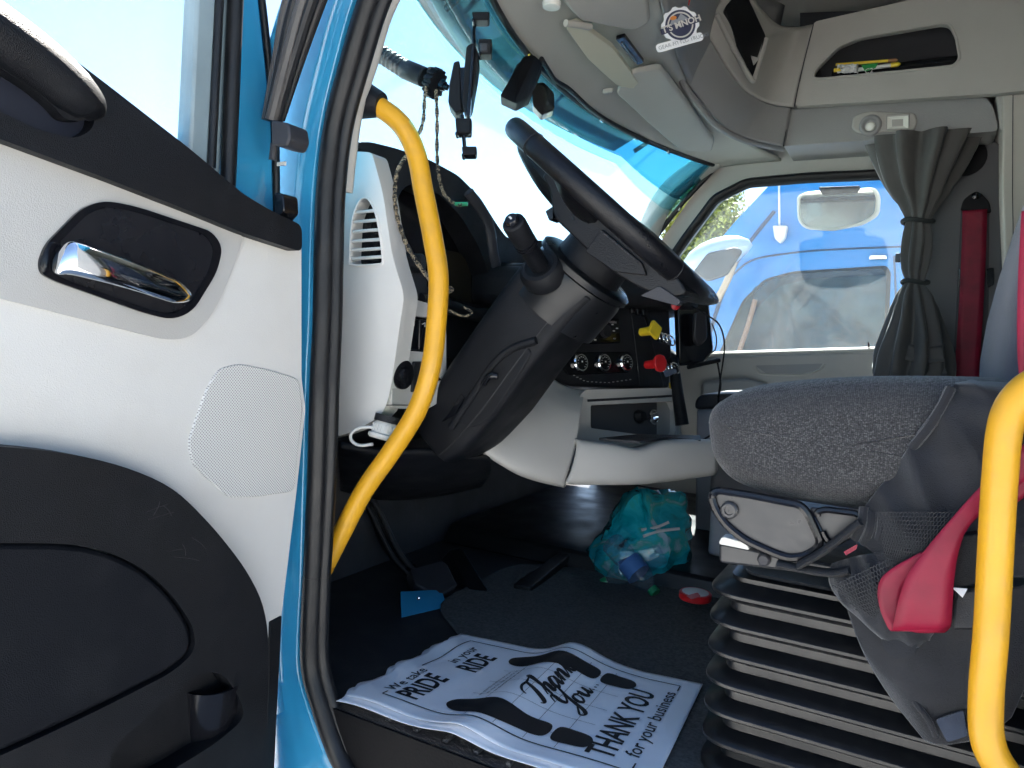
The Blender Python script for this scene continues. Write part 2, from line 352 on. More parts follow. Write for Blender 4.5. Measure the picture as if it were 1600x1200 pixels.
# front overhead bulkhead that closes the space above the header
slab('front_bulkhead', [V((HX(y)+.012, y, 1.325)) for y in YS]+[V((HX(y)+.012, y, 1.85)) for y in reversed(YS)], (-.012, 0, 0), BLUE, kind='structure')
patch('front_fascia', [[V((GX(y), y, GZ(y)-.004)) for y in YS[:-1]], [V((GX(y)+.05, y, GZ(y)+.12)) for y in YS[:-1]], [V((GX(y)+.10, y, 1.79)) for y in YS[:-1]]], TAUD, None, n=4, m=4, thick=.01, kind='structure')
# passenger-side wall with the window opening
WY = 2.83
wout = LY([(1052, 405), (1075, 372), (1120, 312), (1168, 288), (1260, 280), (1395, 274), (1440, 285), (1446, 400), (1440, 540), (1425, 548), (1300, 551), (1130, 556), (1060, 560), (1030, 540), (1033, 440)], WY)
wopen = fillet(wout, .02)
wall = slab('cab_side_wall', [(-1.15, WY, -.1), (1.55, WY, -.1), (1.55, WY, 1.85), (-.74, WY, 1.85), (-.74, WY, 1.32), (-.95, WY, 1.0), (-1.05, WY, .76), (-1.15, WY, .7)], (0, .06, 0), TAU, kind='structure', holes=[wopen])
# far windscreen pillar trim and its seam
tube('pillar_trim', [V((HX(2.8)-.015, 2.80, 1.33)), PY(1046, 300, 2.78), PY(1010, 372, 2.78), V((-1.06, 2.78, .74))], .035, TAU, wall, up=(0, 1, 0), asp=1.3, s=8)
# ================================================================ OUTSIDE
# neighbouring blue truck
TY = 4.55
NB = mat('neighbour_blue', (.006, .17, .46), .25, coat=.4, var=.05, vs=2)
tr = thing('parked_truck', 'bright blue truck cab parked alongside, seen through the far side window', 'truck', (-.4, TY+.9, -1.25))
prof = [(-1.75, .30), (-1.62, .62), (-1.30, 1.05), (-1.05, 1.38), (-.80, 1.66), (-.5, 1.95), (-.1, 2.2), (.6, 2.35), (2.2, 2.4), (2.2, -.9), (-1.9, -.9), (-1.9, .15)]
wnd = LY([(1160, 470), (1195, 436), (1240, 424), (1385, 415), (1392, 425), (1385, 600), (1120, 610), (1120, 560)], TY)
sidepts = [V((x, TY, z)) for x, z in prof]
slab('cab_body', fillet(sidepts, .06), (0, 2.3, 0), NB, tr, holes=[fillet(wnd, .03)], bev=.04, seg=3)
slab('window_frame', fillet([p+V((0, -.004, 0)) for p in wnd], .03), (0, .02, 0), RUB, tr, holes=[[p*.955+(sum(wnd, V())/len(wnd))*.045+V((0, -.004, 0)) for p in fillet(wnd, .03)]])
slab('window_glass', [p+V((0, .012, 0)) for p in wnd], (0, .004, 0), glassm('truck_glass', (.45, .62, .66), dust=.03), tr)
slab('interior', [p+V((0, .5, 0)) for p in LY([(1100, 380), (1420, 380), (1420, 640), (1100, 640)], TY)], (0, .02, 0), mat('truck_inside', (.18, .36, .44), .8, var=.4, vs=6), tr)
tube('body_seam', LY([(1120, 460), (1150, 425), (1180, 405), (1240, 395), (1300, 390), (1420, 385), (1500, 382)], TY-.002), .006, mat('seam_dark', (.02, .05, .1), .5), tr, s=6, n=6)
tube('door_seam', [PY(1397, 400, TY-.002), PY(1400, 480, TY-.002), PY(1400, 640, TY-.002)], .005, MATS['seam_dark'], tr, s=4, n=6)
tube('a_pillar_line', LY([(1210, 330), (1160, 395), (1125, 470), (1098, 560)], TY-.003), .012, MATS['seam_dark'], tr, s=5, n=6)
slab('quarter_window', fillet(LY([(1158, 480), (1182, 445), (1150, 560), (1125, 600), (1122, 560)], TY-.006), .01), (0, .004, 0), MATS['truck_glass'], tr)
tube('grab_rail', LY([(1180, 468), (1165, 520), (1140, 590)], TY-.05), .014, mat('brown_trim', (.2, .12, .08), .5), tr, s=5)
box('door_handle', PY(1372, 402, TY-.02), (.09, .03, .03), CHR, tr, bev=.008)
# its mirror housing ahead of the windscreen
mc = PY(1122, 400, TY-.25)
mv = []
for i in range(9):
    a = -pi/2+pi*i/8; mv.append([mc+V((.19*sin(a)-.03*cos(a), .11*cos(a)*cos(t)*1.0, .10*cos(a)*sin(t)+.03*sin(a)*0+.06*sin(a))) for t in [2*pi*j/14 for j in range(14)]])
loft('mirror_housing', mv, mat('pale_blue_grey', (.35, .47, .62), .3, coat=.5), tr)
slab('mirror_underside', fillet(LY([(1082, 425), (1105, 395), (1150, 385), (1160, 392), (1135, 430), (1105, 440)], TY-.37), .02), (0, .03, 0), DGR, tr, bev=.01)
tube('mirror_arm', LY([(1150, 395), (1140, 430), (1120, 470)], TY-.2), .02, mat('tan_trim', (.45, .34, .24), .6), tr, s=4)
# yellow-green tree behind the trucks
def tree(name, label, c, h, rad_, n, seed, cols):
    rnd = random.Random(seed); t = thing(name, label, 'tree', (c[0], c[1], -1.25))
    tube('trunk', [V((c[0], c[1], -1.25)), V((c[0]+.1, c[1], h*.3)), V((c[0]-.05, c[1], h*.7))], [.22, .15, .05], mat('bark', (.12, .09, .06), .9, bump=(30, .8)), t, s=4, n=8)
    for k in range(7):
        a = rnd.uniform(0, 2*pi); z0 = h*rnd.uniform(.2, .5)
        tube('limb', [V((c[0], c[1], z0)), V((c[0]+cos(a)*rad_*.4, c[1]+sin(a)*rad_*.4, z0+h*.18)), V((c[0]+cos(a)*rad_*.8, c[1]+sin(a)*rad_*.8, z0+h*.3))], [.07, .045, .015], MATS['bark'], t, s=3, n=6)
    cl = []
    for k in range(26):
        a = rnd.uniform(0, 2*pi); rr = rad_*rnd.uniform(.15, .95); zz = h*rnd.uniform(.35, 1.0)
        cl.append((V((c[0]+cos(a)*rr, c[1]+sin(a)*rr, zz)), rad_*rnd.uniform(.2, .38)))
    vs = []; fs = []
    for k in range(n):
        q, s = rnd.choice(cl); p = q+V((rnd.gauss(0, .5), rnd.gauss(0, .5), rnd.gauss(0, .5)))*s
        u = V((rnd.gauss(0, 1), rnd.gauss(0, 1), rnd.gauss(0, 1))).normalized(); v = u.orthogonal().normalized(); l = rnd.uniform(.05, .11)
        o = len(vs); vs += [p-u*l, p+v*l*.45, p+u*l, p-v*l*.45]; fs.append((o, o+1, o+2, o+3))
    m = mat('leaf_'+name, cols, .6, var=.5, vs=1.5); b = m.node_tree.nodes['Principled BSDF']; b.inputs['Subsurface Weight'].default_value = 0
    build('crown', vs, fs, m, t, smooth=0, kind='stuff')
tree('leafy_tree', 'pale yellow-green tree beyond the neighbouring truck', (PY(1112, 360, 24.0).x, 24.0), PY(1112, 305, 24.0).z, 1.55, 22000, 3, (.20, .22, .035))
# passenger side look-down mirror and aerial, outside the glass
lm = thing('lookdown_mirror', 'wide convex mirror hanging outside the top of the far side window', 'mirror', PY(1310, 300, 3.0))
mo = LY([(1244, 305), (1262, 299), (1368, 292), (1376, 305), (1374, 335), (1350, 350), (1300, 360), (1258, 357), (1246, 345)], 3.0)
slab('mirror_shell', fillet(mo, .02), (0, .03, 0), mat('mirror_back', (.45, .46, .42), .3), lm, bev=.008)
mi = [p*.9+(sum(mo, V())/len(mo))*.1+V((0, -.004, 0)) for p in mo]
slab('mirror_glass', fillet(mi, .02), (0, .003, 0), mat('mirror_face', (.75, .75, .70), .08, metal=1), lm)
slab('mirror_bracket', fillet(LY([(1278, 292), (1345, 290), (1338, 302), (1285, 304)], 2.985), .008), (0, .05, 0), BLK, lm, bev=.004)
slab('aerial_bracket', fillet(LY([(1207, 352), (1230, 352), (1226, 372), (1218, 380), (1210, 372)], TY-.06), .01), (0, .05, 0), GREYP, tr, bev=.006)
tube('aerial_rod', [PY(1218, 355, TY-.04), PY(1217, 270, TY-.04), PY(1216, 200, TY-.04)], .006, GREYP, tr, n=8, s=2)
# ================================================================ WINDSCREEN
def BAS(y): return V((-1.30+.27*((y-1.9)/.93)**2, y, .74))
def WS(y, v):
    v = v*(1+(1.4*max(0, min(1, (y-2.35)/.4))*(1-v) if 0 < v < 1 else 0)); a, b = HDR(y)+V((-.012, 0, -.004)), BAS(y); p = a*(1-v)+b*v; p.x -= .07*sin(pi*v); return p
ws = thing('windscreen', 'wide curved windscreen with a dark blue-green shade band along the top', 'windscreen', (-1.0, 1.9, .74))
YW = [.96+i*(2.81-.96)/24 for i in range(25)]
def wsheet(v0, v1, n):
    vs = []; fs = []; W = len(YW)
    for i in range(n+1): vs += [WS(y, v0+(v1-v0)*i/n) for y in YW]
    for i in range(n):
        for j in range(W-1): a = i*W+j; fs.append((a, a+1, a+W+1, a+W))
    return vs, fs
build('pane', *wsheet(.13, 1, 18), WSG, ws, solid=.004, smooth=180)
build('shade_band', *wsheet(.095, .13, 3), glassm('shade_fade_glass', (.62, .91, .95), dust=.04, dcol=(.5, .8, .85)), ws, solid=.004, smooth=180)
build('shade_band', *wsheet(0, .095, 5), glassm('shade_band_glass', (.20, .56, .66), dust=.06, dcol=(.3, .5, .55)), ws, solid=.004, smooth=180)
tube('gasket', [WS(y, -.005)+V((.004, 0, 0)) for y in YW], .009, RUB, ws, s=0, n=8)
tube('gasket', [WS(2.80, v)+V((.004, 0, 0)) for v in [i/10 for i in range(11)]], .010, RUB, ws, s=0, n=8)
for y in (2.1, 2.32, 2.52): box('clip', WS(y, .0)+V((.008, 0, -.006)), (.008, .022, .012), CHR, ws, bev=.002)
for v in (.12, .35): box('clip', WS(2.80, v)+V((.012, -.004, 0)), (.008, .008, .02), GREYP, ws, bev=.002)
# outside sun shield above the windscreen
vz = thing('outer_sun_shield', 'dark blue outer sun shield seen through the top of the windscreen', 'sun shield', (-1.05, 1.9, 1.3))
ysv = [.98+i*.07 for i in range(22)]
def shv(y, s): return HDR(y)+V((-.05-.11*s, 0, .05-.055*s))
vs = []; fs = []
for s in (0, .33, .66, 1): vs += [shv(y, s) for y in ysv]
for i in range(3):
    for j in range(len(ysv)-1): a = i*len(ysv)+j; fs.append((a, a+1, a+len(ysv)+1, a+len(ysv)))
build('shield_panel', vs, fs, mat('shield_dark', (.012, .035, .06), .3, var=.3, vs=4), vz, solid=.006)
tube('shield_lip', [shv(y, 1.0) for y in ysv], .006, mat('shield_edge', (.05, .45, .6), .2), vz, s=0, n=8)
for y in (1.3, 1.9, 2.5): tube('bracket', [HDR(y)+V((-.02, 0, .05)), shv(y, .6)+V((0, 0, -.02))], .008, STL, vz, s=2, n=8)
# ================================================================ DOOR FRAME (blue jamb, seal, pillar)
df = thing('door_frame', 'bright blue painted door frame around the driver doorway with fat black rubber seal', 'door frame', (-.86, .88, -.2))
lev = [-120, 0, 100, 200, 300, 400, 500, 600, 750, 900, 1000, 1050, 1100, 1150, 1200, 1290]
sL = [600, 553, 525, 502, 491, 487, 485, 480, 476, 472, 467, 468, 482, 500, 522, 580]
sR = [668, 611, 578, 550, 538, 535, 533, 529, 524, 514, 511, 516, 530, 545, 568, 640]
def jl(dx, y, ys=None): return [PY(a+dx*(1+max(0, (a-467)/55) if b > 1040 else 1), b, y) for a, b in zip(sL, lev)]
cols = [jl(-110, .93), jl(-70, .895), jl(-60, .885), jl(-46, .872), jl(-30, .870), jl(-25, .874), jl(-14, .878), jl(-3, .880), jl(6, .890), jl(20, .905)]
rows = [[c[i] for c in cols] for i in range(len(lev))]
vs = []; fs = []; cc = [cr(c, 5) for c in cols]; W = len(cc); H = len(cc[0])
for i in range(H): vs += [c[i] for c in cc]
for i in range(H-1):
    for j in range(W-1): a = i*W+j; fs.append((a, a+1, a+W+1, a+W))
build('jamb_skin', vs, fs, BLUE, df, solid=.004, bev=.003, smooth=50)
# seal: upper and lower run with a joint
def sealp(i0, i1, f, y): return [PY(sL[i]*(1-f)+sR[i]*f, lev[i], y) for i in range(i0, i1+1)]
tube('door_seal', sealp(0, 9, .43, .895), .0185, RUB, df, up=(0, 1, 0), asp=.9, n=16, s=6)
tube('door_seal', sealp(9, 15, .43, .895), .0192, RUB, df, up=(0, 1, 0), asp=.9, n=16, s=6)
tube('seal_lip', sealp(0, 9, .80, .905), .0115, RUB, df, up=(0, 1, 0), asp=1.1, n=12, s=6)
tube('seal_lip', sealp(9, 15, .80, .905), .012, RUB, df, up=(0, 1, 0), asp=1.1, n=12, s=6)
# inner pillar trim strip
tube('pillar_trim', [PY(690, -120, .93), PY(613, 0, .93), PY(580, 100, .93), PY(556, 180, .93), PY(541, 300, .93)], .012, TAU, df, up=(0, 1, 0), asp=.8, s=6)
# outer moulding stack beside the pillar: dark strips running up the pillar edge
for k, (a, b, c, r) in enumerate([(450, 417, .80, .008), (462, 421, .79, .009), (475, 425, .785, .010), (488, 430, .79, .009), (498, 435, .80, .007), (506, 440, .81, .005)]):
    tube('pillar_moulding', [PY(a+36, -90, c), PY(a, 0, c), PY((a+b)/2, 90, c), PY(b, 188, c)], r, RUB if k % 2 else mat('weathered_trim%d' % k, (.05, .045, .042), .5, rvar=.1), df, n=10, s=6)
slab('moulding_clip', fillet(LY([(423, 186), (450, 192), (453, 215), (446, 230), (424, 226)], .775), .006), (0, .04, 0), DGR, df, bev=.004)
tube('hinge_bolt', [PY(429, 225, .80), PY(426, 250, .80)], .006, DGR, df, s=2)
slab('hinge_cover', fillet(LY([(428, 300), (442, 302), (444, 330), (430, 345)], .80), .006), (0, .03, 0), BLKG, df, bev=.003)
box('paint_tag', PY(440, 256, .815), (.018, .003, .006), GREYP, df, bev=.001)
# outer windscreen pillar edge in pale blue
tube('pillar_edge', [PY(478, -70, .83), PY(447, 0, .83), PY(418, 95, .83)], .006, BLUE, df, s=4, n=8)
# sill kick plate below the opening
slab('sill_plate', [(-.70, .905, -.10), (.2, .905, -.10), (.2, .82, -.14), (-.66, .82, -.14)], (0, 0, -.12), BLK, df, bev=.01)
# ================================================================ GRAB HANDLES
def handle(label, pts, r, mounts, boot=True):
    h = thing('grab_handle', label, 'grab handle', pts[-1], 'yellow coated grab handles at the doorway')
    tube('rail', pts, r, YEL, h, n=20, s=8)
    for p, d in mounts:
        lathe('mount_boot', [(.036, -.03), (.036, -.015), (.030, 0), (.021, .03), (.0195, .034)], p, d, BLK, h)
    return h
hp = [PY(560, 158, .955), PY(590, 166, .962), PY(627, 195, .975), PY(650, 240, .985), PY(662, 300, .985), PY(676, 370, .985), PY(685, 430, .985), PY(683, 490, .985), PY(674, 570, .98), PY(652, 640, .975), PY(612, 705, .97), PY(570, 765, .96), PY(533, 835, .95), PY(505, 890, .94)]
handle('long curved yellow grab handle on the front door pillar', hp, .0165, [(hp[0]+V((.012, 0, 0)), hp[1]-hp[0])])
hq = [PY(1700, 560, .93), PY(1640, 588, .92), PY(1597, 615, .915), PY(1572, 660, .912), PY(1562, 750, .91), PY(1556, 850, .91), PY(1549, 980, .91), PY(1541, 1080, .91), PY(1542, 1150, .91), PY(1560, 1195, .91), PY(1600, 1240, .915), PY(1660, 1270, .92)]
handle('yellow grab handle in front of the black seat cover at the right', hq, .0165, [(hq[0], hq[1]-hq[0]), (hq[-1], hq[-2]-hq[-1])])
# ================================================================ OPEN DRIVER DOOR
DX = -.86
dr = thing('driver_door', 'open driver door with white trim panel, black armrest band and chrome lever', 'door', (DX, .5, -.35))
def DL(l, o=0): return LX(l, DX+o)
card = DL([(-160, 60), (0, 130), (200, 240), (380, 340), (471, 380), (471, 590), (477, 640), (463, 770), (438, 975), (424, 1300), (-160, 1500)])
bez0 = [(62, 410), (72, 382), (128, 325), (163, 313), (212, 322), (332, 362), (348, 386), (340, 424), (302, 486), (270, 500), (228, 490), (88, 440), (65, 428)]
def bhole(o):
    q = fillet(DL(bez0, o), .02); c_ = sum(q, V())/len(q); return [c_+(p-c_)*.95 for p in q]
slab('trim_panel', fillet(card, .006), (-.03, 0, 0), WHT, dr, holes=[bhole(0)])
slab('door_shell', DL([(-160, -20), (0, 60), (300, 235), (430, 335), (466, 365), (466, 590), (470, 640), (455, 770), (430, 975), (418, 1300), (-160, 1500)], -.03), (-.05, 0, 0), BLUE, dr, bev=.008)
band = DL([(-160, -120), (0, 6), (90, 73), (165, 130), (300, 235), (380, 303), (425, 330), (472, 352), (472, 394), (380, 364), (310, 335), (175, 282), (0, 217), (-160, 150)], .022)
opening = DL([(-60, 78), (0, 106), (52, 138), (86, 168), (100, 186), (128, 190), (150, 182), (143, 204), (118, 217), (60, 203), (0, 174), (-60, 148)], .022)
slab('armrest_band', fillet(band, [.01, .01, .01, .01, .01, .01, .02, .012, .012, .01, .01, .01, .01, .01]), (-.03, 0, 0), BLK, dr, bev=.007, seg=3, holes=[fillet(opening, .012)])
slab('pull_recess', DL([(-80, 60), (0, 90), (160, 165), (160, 230), (0, 190), (-80, 160)], .003), (-.004, 0, 0), mat('recess_blue_black', (.015, .018, .03), .25), dr)
tube('pull_grip', DL([(-90, -5), (0, 55), (60, 98), (110, 140), (140, 168), (150, 186)], .022), [.030, .030, .029, .027, .02, .008], BLK, dr, n=16, s=6)
slab('accent_panel', fillet(DL([(-160, 145), (0, 215), (175, 281), (310, 334), (383, 364), (362, 425), (335, 488), (300, 527), (262, 532), (0, 466), (-160, 425)], .004), [.001, .001, .001, .001, .02, .01, .05, .03, .03, .001, .001]), (-.01, 0, 0), LGR, dr, bev=.003, holes=[bhole(.004)])
bez = DL([(62, 410), (72, 382), (128, 325), (163, 313), (212, 322), (332, 362), (348, 386), (340, 424), (302, 486), (270, 500), (228, 490), (88, 440), (65, 428)], .009)
bc = sum(bez, V())/len(bez)
slab('lever_bezel', fillet(bez, .02), (-.008, 0, 0), BLKG, dr, bev=.003, holes=[[p*.9+bc*.1 for p in fillet(bez, .02)]])
# dished recess behind the lever
bo = fillet(bez, .02)
rings = [[bc+(p-bc)*k+V((d, 0, 0)) for p in bo] for k, d in ((.955, -.002), (.93, -.010), (.88, -.020), (.76, -.028), (.55, -.032), (.25, -.034))]
loft('lever_recess', [[p for p in r] for r in rings], mat('recess_black', (.013, .013, .016), .28, rvar=.05), dr, caps=True, smooth=80)
lv = DL([(84, 410), (100, 403), (150, 417), (200, 433), (250, 450), (290, 463)], .016)
rr = []
for i, p in enumerate(cr(lv, 6)):
    t = i/(len(lv)*6-6); h = .020*(1-.25*t)*min(1, .55+3*t, .5+4*(1-t)); e = .011
    ax = (PX(90, 380, DX)-PX(80, 430, DX)).normalized()
    rr.append([p+ax*(h*cos(a))+V((e*(.4+.6*sin(a))+.012*sin(pi*t), 0, 0)) for a in [2*pi*j/16 for j in range(16)]])
loft('door_lever', rr, CHR, dr, smooth=60)
gr = DL([(294, 692), (303, 665), (322, 610), (342, 576), (375, 568), (420, 577), (468, 592), (473, 640), (460, 768), (400, 777), (358, 778), (302, 728)], .003)
slab('speaker_grille', fillet(gr, .012), (-.006, 0, 0), dotgrid('grille_mesh', (.66, .65, .62), (.30, .29, .28), 300), dr, bev=.002)
# lower map pocket: thick black moulding with a dished panel and a cup holder
pk = DL([(-160, 690), (0, 697), (110, 708), (200, 730), (272, 762), (335, 825), (385, 890), (413, 945), (421, 1010), (418, 1110), (410, 1300), (-160, 1500)], .035)
pin = DL([(-160, 850), (0, 848), (130, 850), (212, 878), (270, 928), (303, 980), (306, 1018), (270, 1050), (150, 1112), (0, 1182), (-160, 1250)], .035)
chold = DL([(292, 1062), (330, 1048), (352, 1056), (376, 1092), (383, 1122), (340, 1160), (250, 1215), (180, 1240), (165, 1180)], .035)
slab('map_pocket', fillet(pk, .05), (-.05, 0, 0), BLK, dr, bev=.016, seg=4, holes=[fillet(pin, .05), fillet(chold, .03)])
pc = sum(pin, V())/len(pin)
slab('pocket_panel', [pc+(p-pc)*.985+V((-.004, 0, 0)) for p in fillet(pin, .05)], (-.02, 0, 0), mat('pocket_panel_black', (.004, .005, .008), .6, spec=.2, bump=(800, .3, 'v'), dirt=((.03, .03, .032), .2, 16)), dr, bev=.006)
slab('cup_floor', DL([(140, 1020), (400, 1020), (400, 1260), (140, 1260)], .004), (-.003, 0, 0), BLK, dr)
lathe('cup_holder', [(.046, -.07), (.05, .055), (.046, .055), (.040, -.06)], PX(318, 1110, DX-.02), (.15, 0, 1), BLKG, dr)
slab('lower_edge', DL([(422, 972), (441, 962), (434, 1100), (424, 1310), (405, 1310), (418, 1100)], .003), (-.006, 0, 0), BLK, dr, bev=.002)
# scuffs on the pocket edge
for (a, b, c, d) in [(228, 800, 262, 788), (232, 812, 272, 800), (250, 783, 240, 805), (262, 862, 285, 858), (272, 870, 312, 876), (285, 850, 290, 868), (300, 840, 322, 858), (255, 790, 268, 806)]:
    tube('scuff', [PX(a, b, DX+.0358), PX((a+c)/2+2, (b+d)/2-1, DX+.0358), PX(c, d, DX+.0358)],   .0004, mat('scuff_grey', (.03, .03, .032), .8) if 'scuff_grey' not in MATS else MATS['scuff_grey'], dr, n=5, s=2)
# window frame: channel, black run, blue outer frame
slab('window_channel', DL([(318, -60), (345, -60), (346, 0), (327, 262), (330, 275), (296, 245), (308, 0)], -.02), (-.03, 0, 0), mat('channel_grey', (.22, .28, .30), .4, rvar=.1, var=.15), dr, bev=.006)
tube('glass_run', DL([(345, -60), (343, 0), (330, 262)], -.016), .006, RUB, dr, s=2)
slab('window_channel', DL([(347, -60), (362, -60), (360, 0), (345, 290), (326, 275), (342, 0)], -.03), (-.03, 0, 0), MATS['channel_grey'], dr, bev=.005)
tube('glass_run', DL([(371, -60), (368, 0), (356, 290)], -.02), .011, RUB, dr, s=2)
slab('outer_frame', DL([(372, -60), (402, -60), (408, 0), (420, 110), (428, 200), (431, 340), (400, 325), (352, 290), (366, 160), (372, 0)], -.05), (-.03, 0, 0), BLUE, dr, bev=.008)
tube('frame_seal', DL([(400, -60), (409, 0), (421, 110), (430, 200), (432, 340)], -.052), .006, RUB, dr, s=4)
slab('window_glass', DL([(-200, -200), (320, -60), (312, 250), (200, 170), (0, 30), (-200, -100)], -.035), (-.004, 0, 0), glassm('door_glass', (.95, .98, .99), dust=.02), dr)
# ================================================================ DASHBOARD
da = thing('dashboard', 'black and pale grey truck dashboard with vents, radio and climate dials', 'dashboard', (-.95, 1.8, 0))
RX = -.792
box('dash_core', (-1.14, 1.92, .575), (.26, 1.78, .42), BLKD, da, bev=.03)
slab('dash_top', fillet([V(p) for p in ((-1.27, 1.62, .82), (-.92, 1.50, .79), (-.78, 1.52, .79), (-.745, 1.66, .82), (-.67, 1.80, .82), (-.56, 2.07, .82), (-.62, 2.3, .82), (-.86, 2.79, .82), (-1.27, 2.79, .82))], .04), (0, 0, -.1), BLKD, da, bev=.03, seg=3)  # hidden rear edge drawn out to block sun from the paper mat
# near end panel, white, with a louvred vent
ep = LY([(546, 236), (581, 238), (598, 300), (613, 400), (632, 462), (627, 492), (620, 540), (612, 600), (600, 648), (560, 670), (531, 681), (495, 690), (490, 500), (515, 300)], 1.0)
lou = LY([(549, 345), (559, 315), (571, 309), (581, 316), (591, 345), (599, 406), (592, 413), (550, 414), (546, 405)], 1.0)
lc0 = sum(lou, V())/len(lou)
slab('end_panel', fillet(ep, [.004, .01, .02, .02, .02, .02, .03, .02, .03, .03, .02, .02, .01, .01]), (0, .010, 0), WHT, da, holes=[fillet(lou, .008)])
slab('end_panel_body', [V((p.x, 1.0101, p.z)) for p in fillet(ep, [.004, .01, .02, .02, .02, .02, .03, .02, .03, .03, .02, .02, .01, .01])], (0, .03, 0), WHT, da, bev=.004, holes=[[V((lc0.x+(p.x-lc0.x)*1.12, 1.0101, lc0.z+(p.z-lc0.z)*1.06)) for p in fillet(lou, .008)]])
vt = slab('side_vent', LY([(540, 305), (600, 305), (604, 418), (540, 418)], 1.035), (0, .01, 0), BLKG, da)
for k, yy in enumerate((331, 346, 361, 376, 390, 403)):
    x0, x1 = 547+abs(k-3)*.5, 583+k*2.6
    tube('slat', [PY(x0-1, yy+1.5, 1.005), PY(x1+3, yy-2, 1.005)], .0030, WHT, vt, s=1, n=8)
tube('vent_rim', cr(LY([(550, 345), (560, 316), (571, 309), (580, 317), (590, 345), (598, 405), (591, 413), (551, 414), (546, 404)], .999), 4, True)+[PY(550, 345, .999)], .0022, WHT, da, s=0, n=6)
# rear-facing lower switch panel
sp = LX([(628, 462), (690, 480), (697, 498), (698, 600), (690, 626), (668, 640), (613, 638), (612, 560), (634, 500)], RX)
slab('switch_panel', fillet(sp, [.004, .025, .02, .02, .02, .02, .01, .01, .01]), (-.12, 0, 0), LGR, da, bev=.006, seg=3, holes=[fillet(LX([(623, 489), (690, 500), (690, 552), (620, 547)], RX), .005)])
slab('switch_recess', LX([(615, 480), (694, 490), (694, 560), (612, 555)], RX-.02), (-.01, 0, 0), BLKG, da)
for k in range(4):
    a = 622+k*17; rs = slab('rocker_switch', fillet(LX([(a, 494+k*2.5), (a+15, 496+k*2.5), (a+15, 547+k), (a-1, 545+k)], RX-.004), .003), (-.02, 0, 0), BLKG, da, bev=.004)
    tube('switch_mark', LX([(a+4, 503+k*2), (a+8, 500+k*2), (a+8, 507+k*2)], RX-.003), .0007, WHT, rs, s=1, n=5)
lathe('air_valve', [(.026, 0), (.026, .006), (.022, .008), (.012, .008), (.010, .014), (.004, .015)], PX(627, 585, RX), (1, -.1, 0), BLKG, da, n=28)
slab('power_socket', fillet(LX([(647, 565), (676, 565), (674, 613), (644, 613)], RX+.004), .003), (-.01, 0, 0), BLKD, da, bev=.003)
slab('indicator', LX([(683, 586), (690, 594), (681, 596)], RX+.004), (-.008, 0, 0), BLKG, da)
tube('panel_seam', LX([(604, 633), (640, 633), (672, 634)], RX+.001), .0009, DGR, da, s=2, n=5)
# instrument binnacle: hood with a deep opening
hoodf = [(540, 224), (576, 221), (620, 232), (672, 250), (716, 274), (750, 308), (776, 350), (792, 372), (850, 376), (930, 395), (960, 430), (880, 560), (700, 560), (640, 500), (612, 400), (597, 300), (582, 240)]
HXp = -.915
hop = LX([(618, 318), (630, 292), (650, 286), (690, 306), (722, 340), (748, 385), (768, 440), (774, 478), (735, 474), (690, 462), (655, 440), (636, 400)], HXp)
slab('binnacle_hood', fillet(LX(hoodf, HXp), .02), (-.20, 0, 0), BLKD, da, bev=.018, seg=3, holes=[fillet(hop, .02)])
slab('gauge_face', LX([(600, 270), (700, 270), (800, 380), (820, 500), (640, 500), (600, 400)], HXp-.06), (-.01, 0, 0), BLKG, da)
slab('gauge_lens', fillet(LX([(672, 385), (720, 395), (752, 440), (756, 478), (700, 466), (668, 440)], HXp-.05), .02), (-.004, 0, 0), mat('lens_amber', (.035, .03, .02), .12), da)
tube('binnacle_trim', LX([(732, 300), (762, 345), (772, 400), (782, 448), (776, 470)], HXp+.012), .012, mat('trim_satin', (.05, .052, .06), .35), da, n=10, s=5, asp=.5)
tube('binnacle_shelf', LX([(655, 470), (700, 480), (745, 492), (790, 490)], HXp+.03), .016, BLKD, da, s=4)
# vent with vertical blades, beside the hood
av = slab('face_vent', fillet(LX([(583, 272), (597, 268), (622, 312), (634, 372), (612, 365), (597, 320)], -.898), .004), (-.03, 0, 0), BLKG, da, bev=.003)
for k in range(6):
    a = k/5; tube('blade', [PX(585+a*13, 276-a*2, -.896), PX(598+a*18, 318+a*0, -.896), PX(612+a*20, 362+a*8, -.896)], .0022, BLKD, av, s=3, n=6)
slab('light_switch_plate', fillet(LX([(612, 372), (640, 380), (668, 440), (668, 470), (636, 462), (620, 420)], -.885), .008), (-.04, 0, 0), DGR, da, bev=.004)
kb = lathe('light_knob', [(.022, 0), (.022, .012), (.019, .014), (.0185, .034), (.016, .037), (.005, .037)], PX(633, 412, -.884), (1, .35, .05), BLKD, da, n=28)
lettering('switch_marking', 'OFF ACC', PX(614, 386, -.884), (0, 1, -.12), (0, .05, 1), .011, WHT, da)
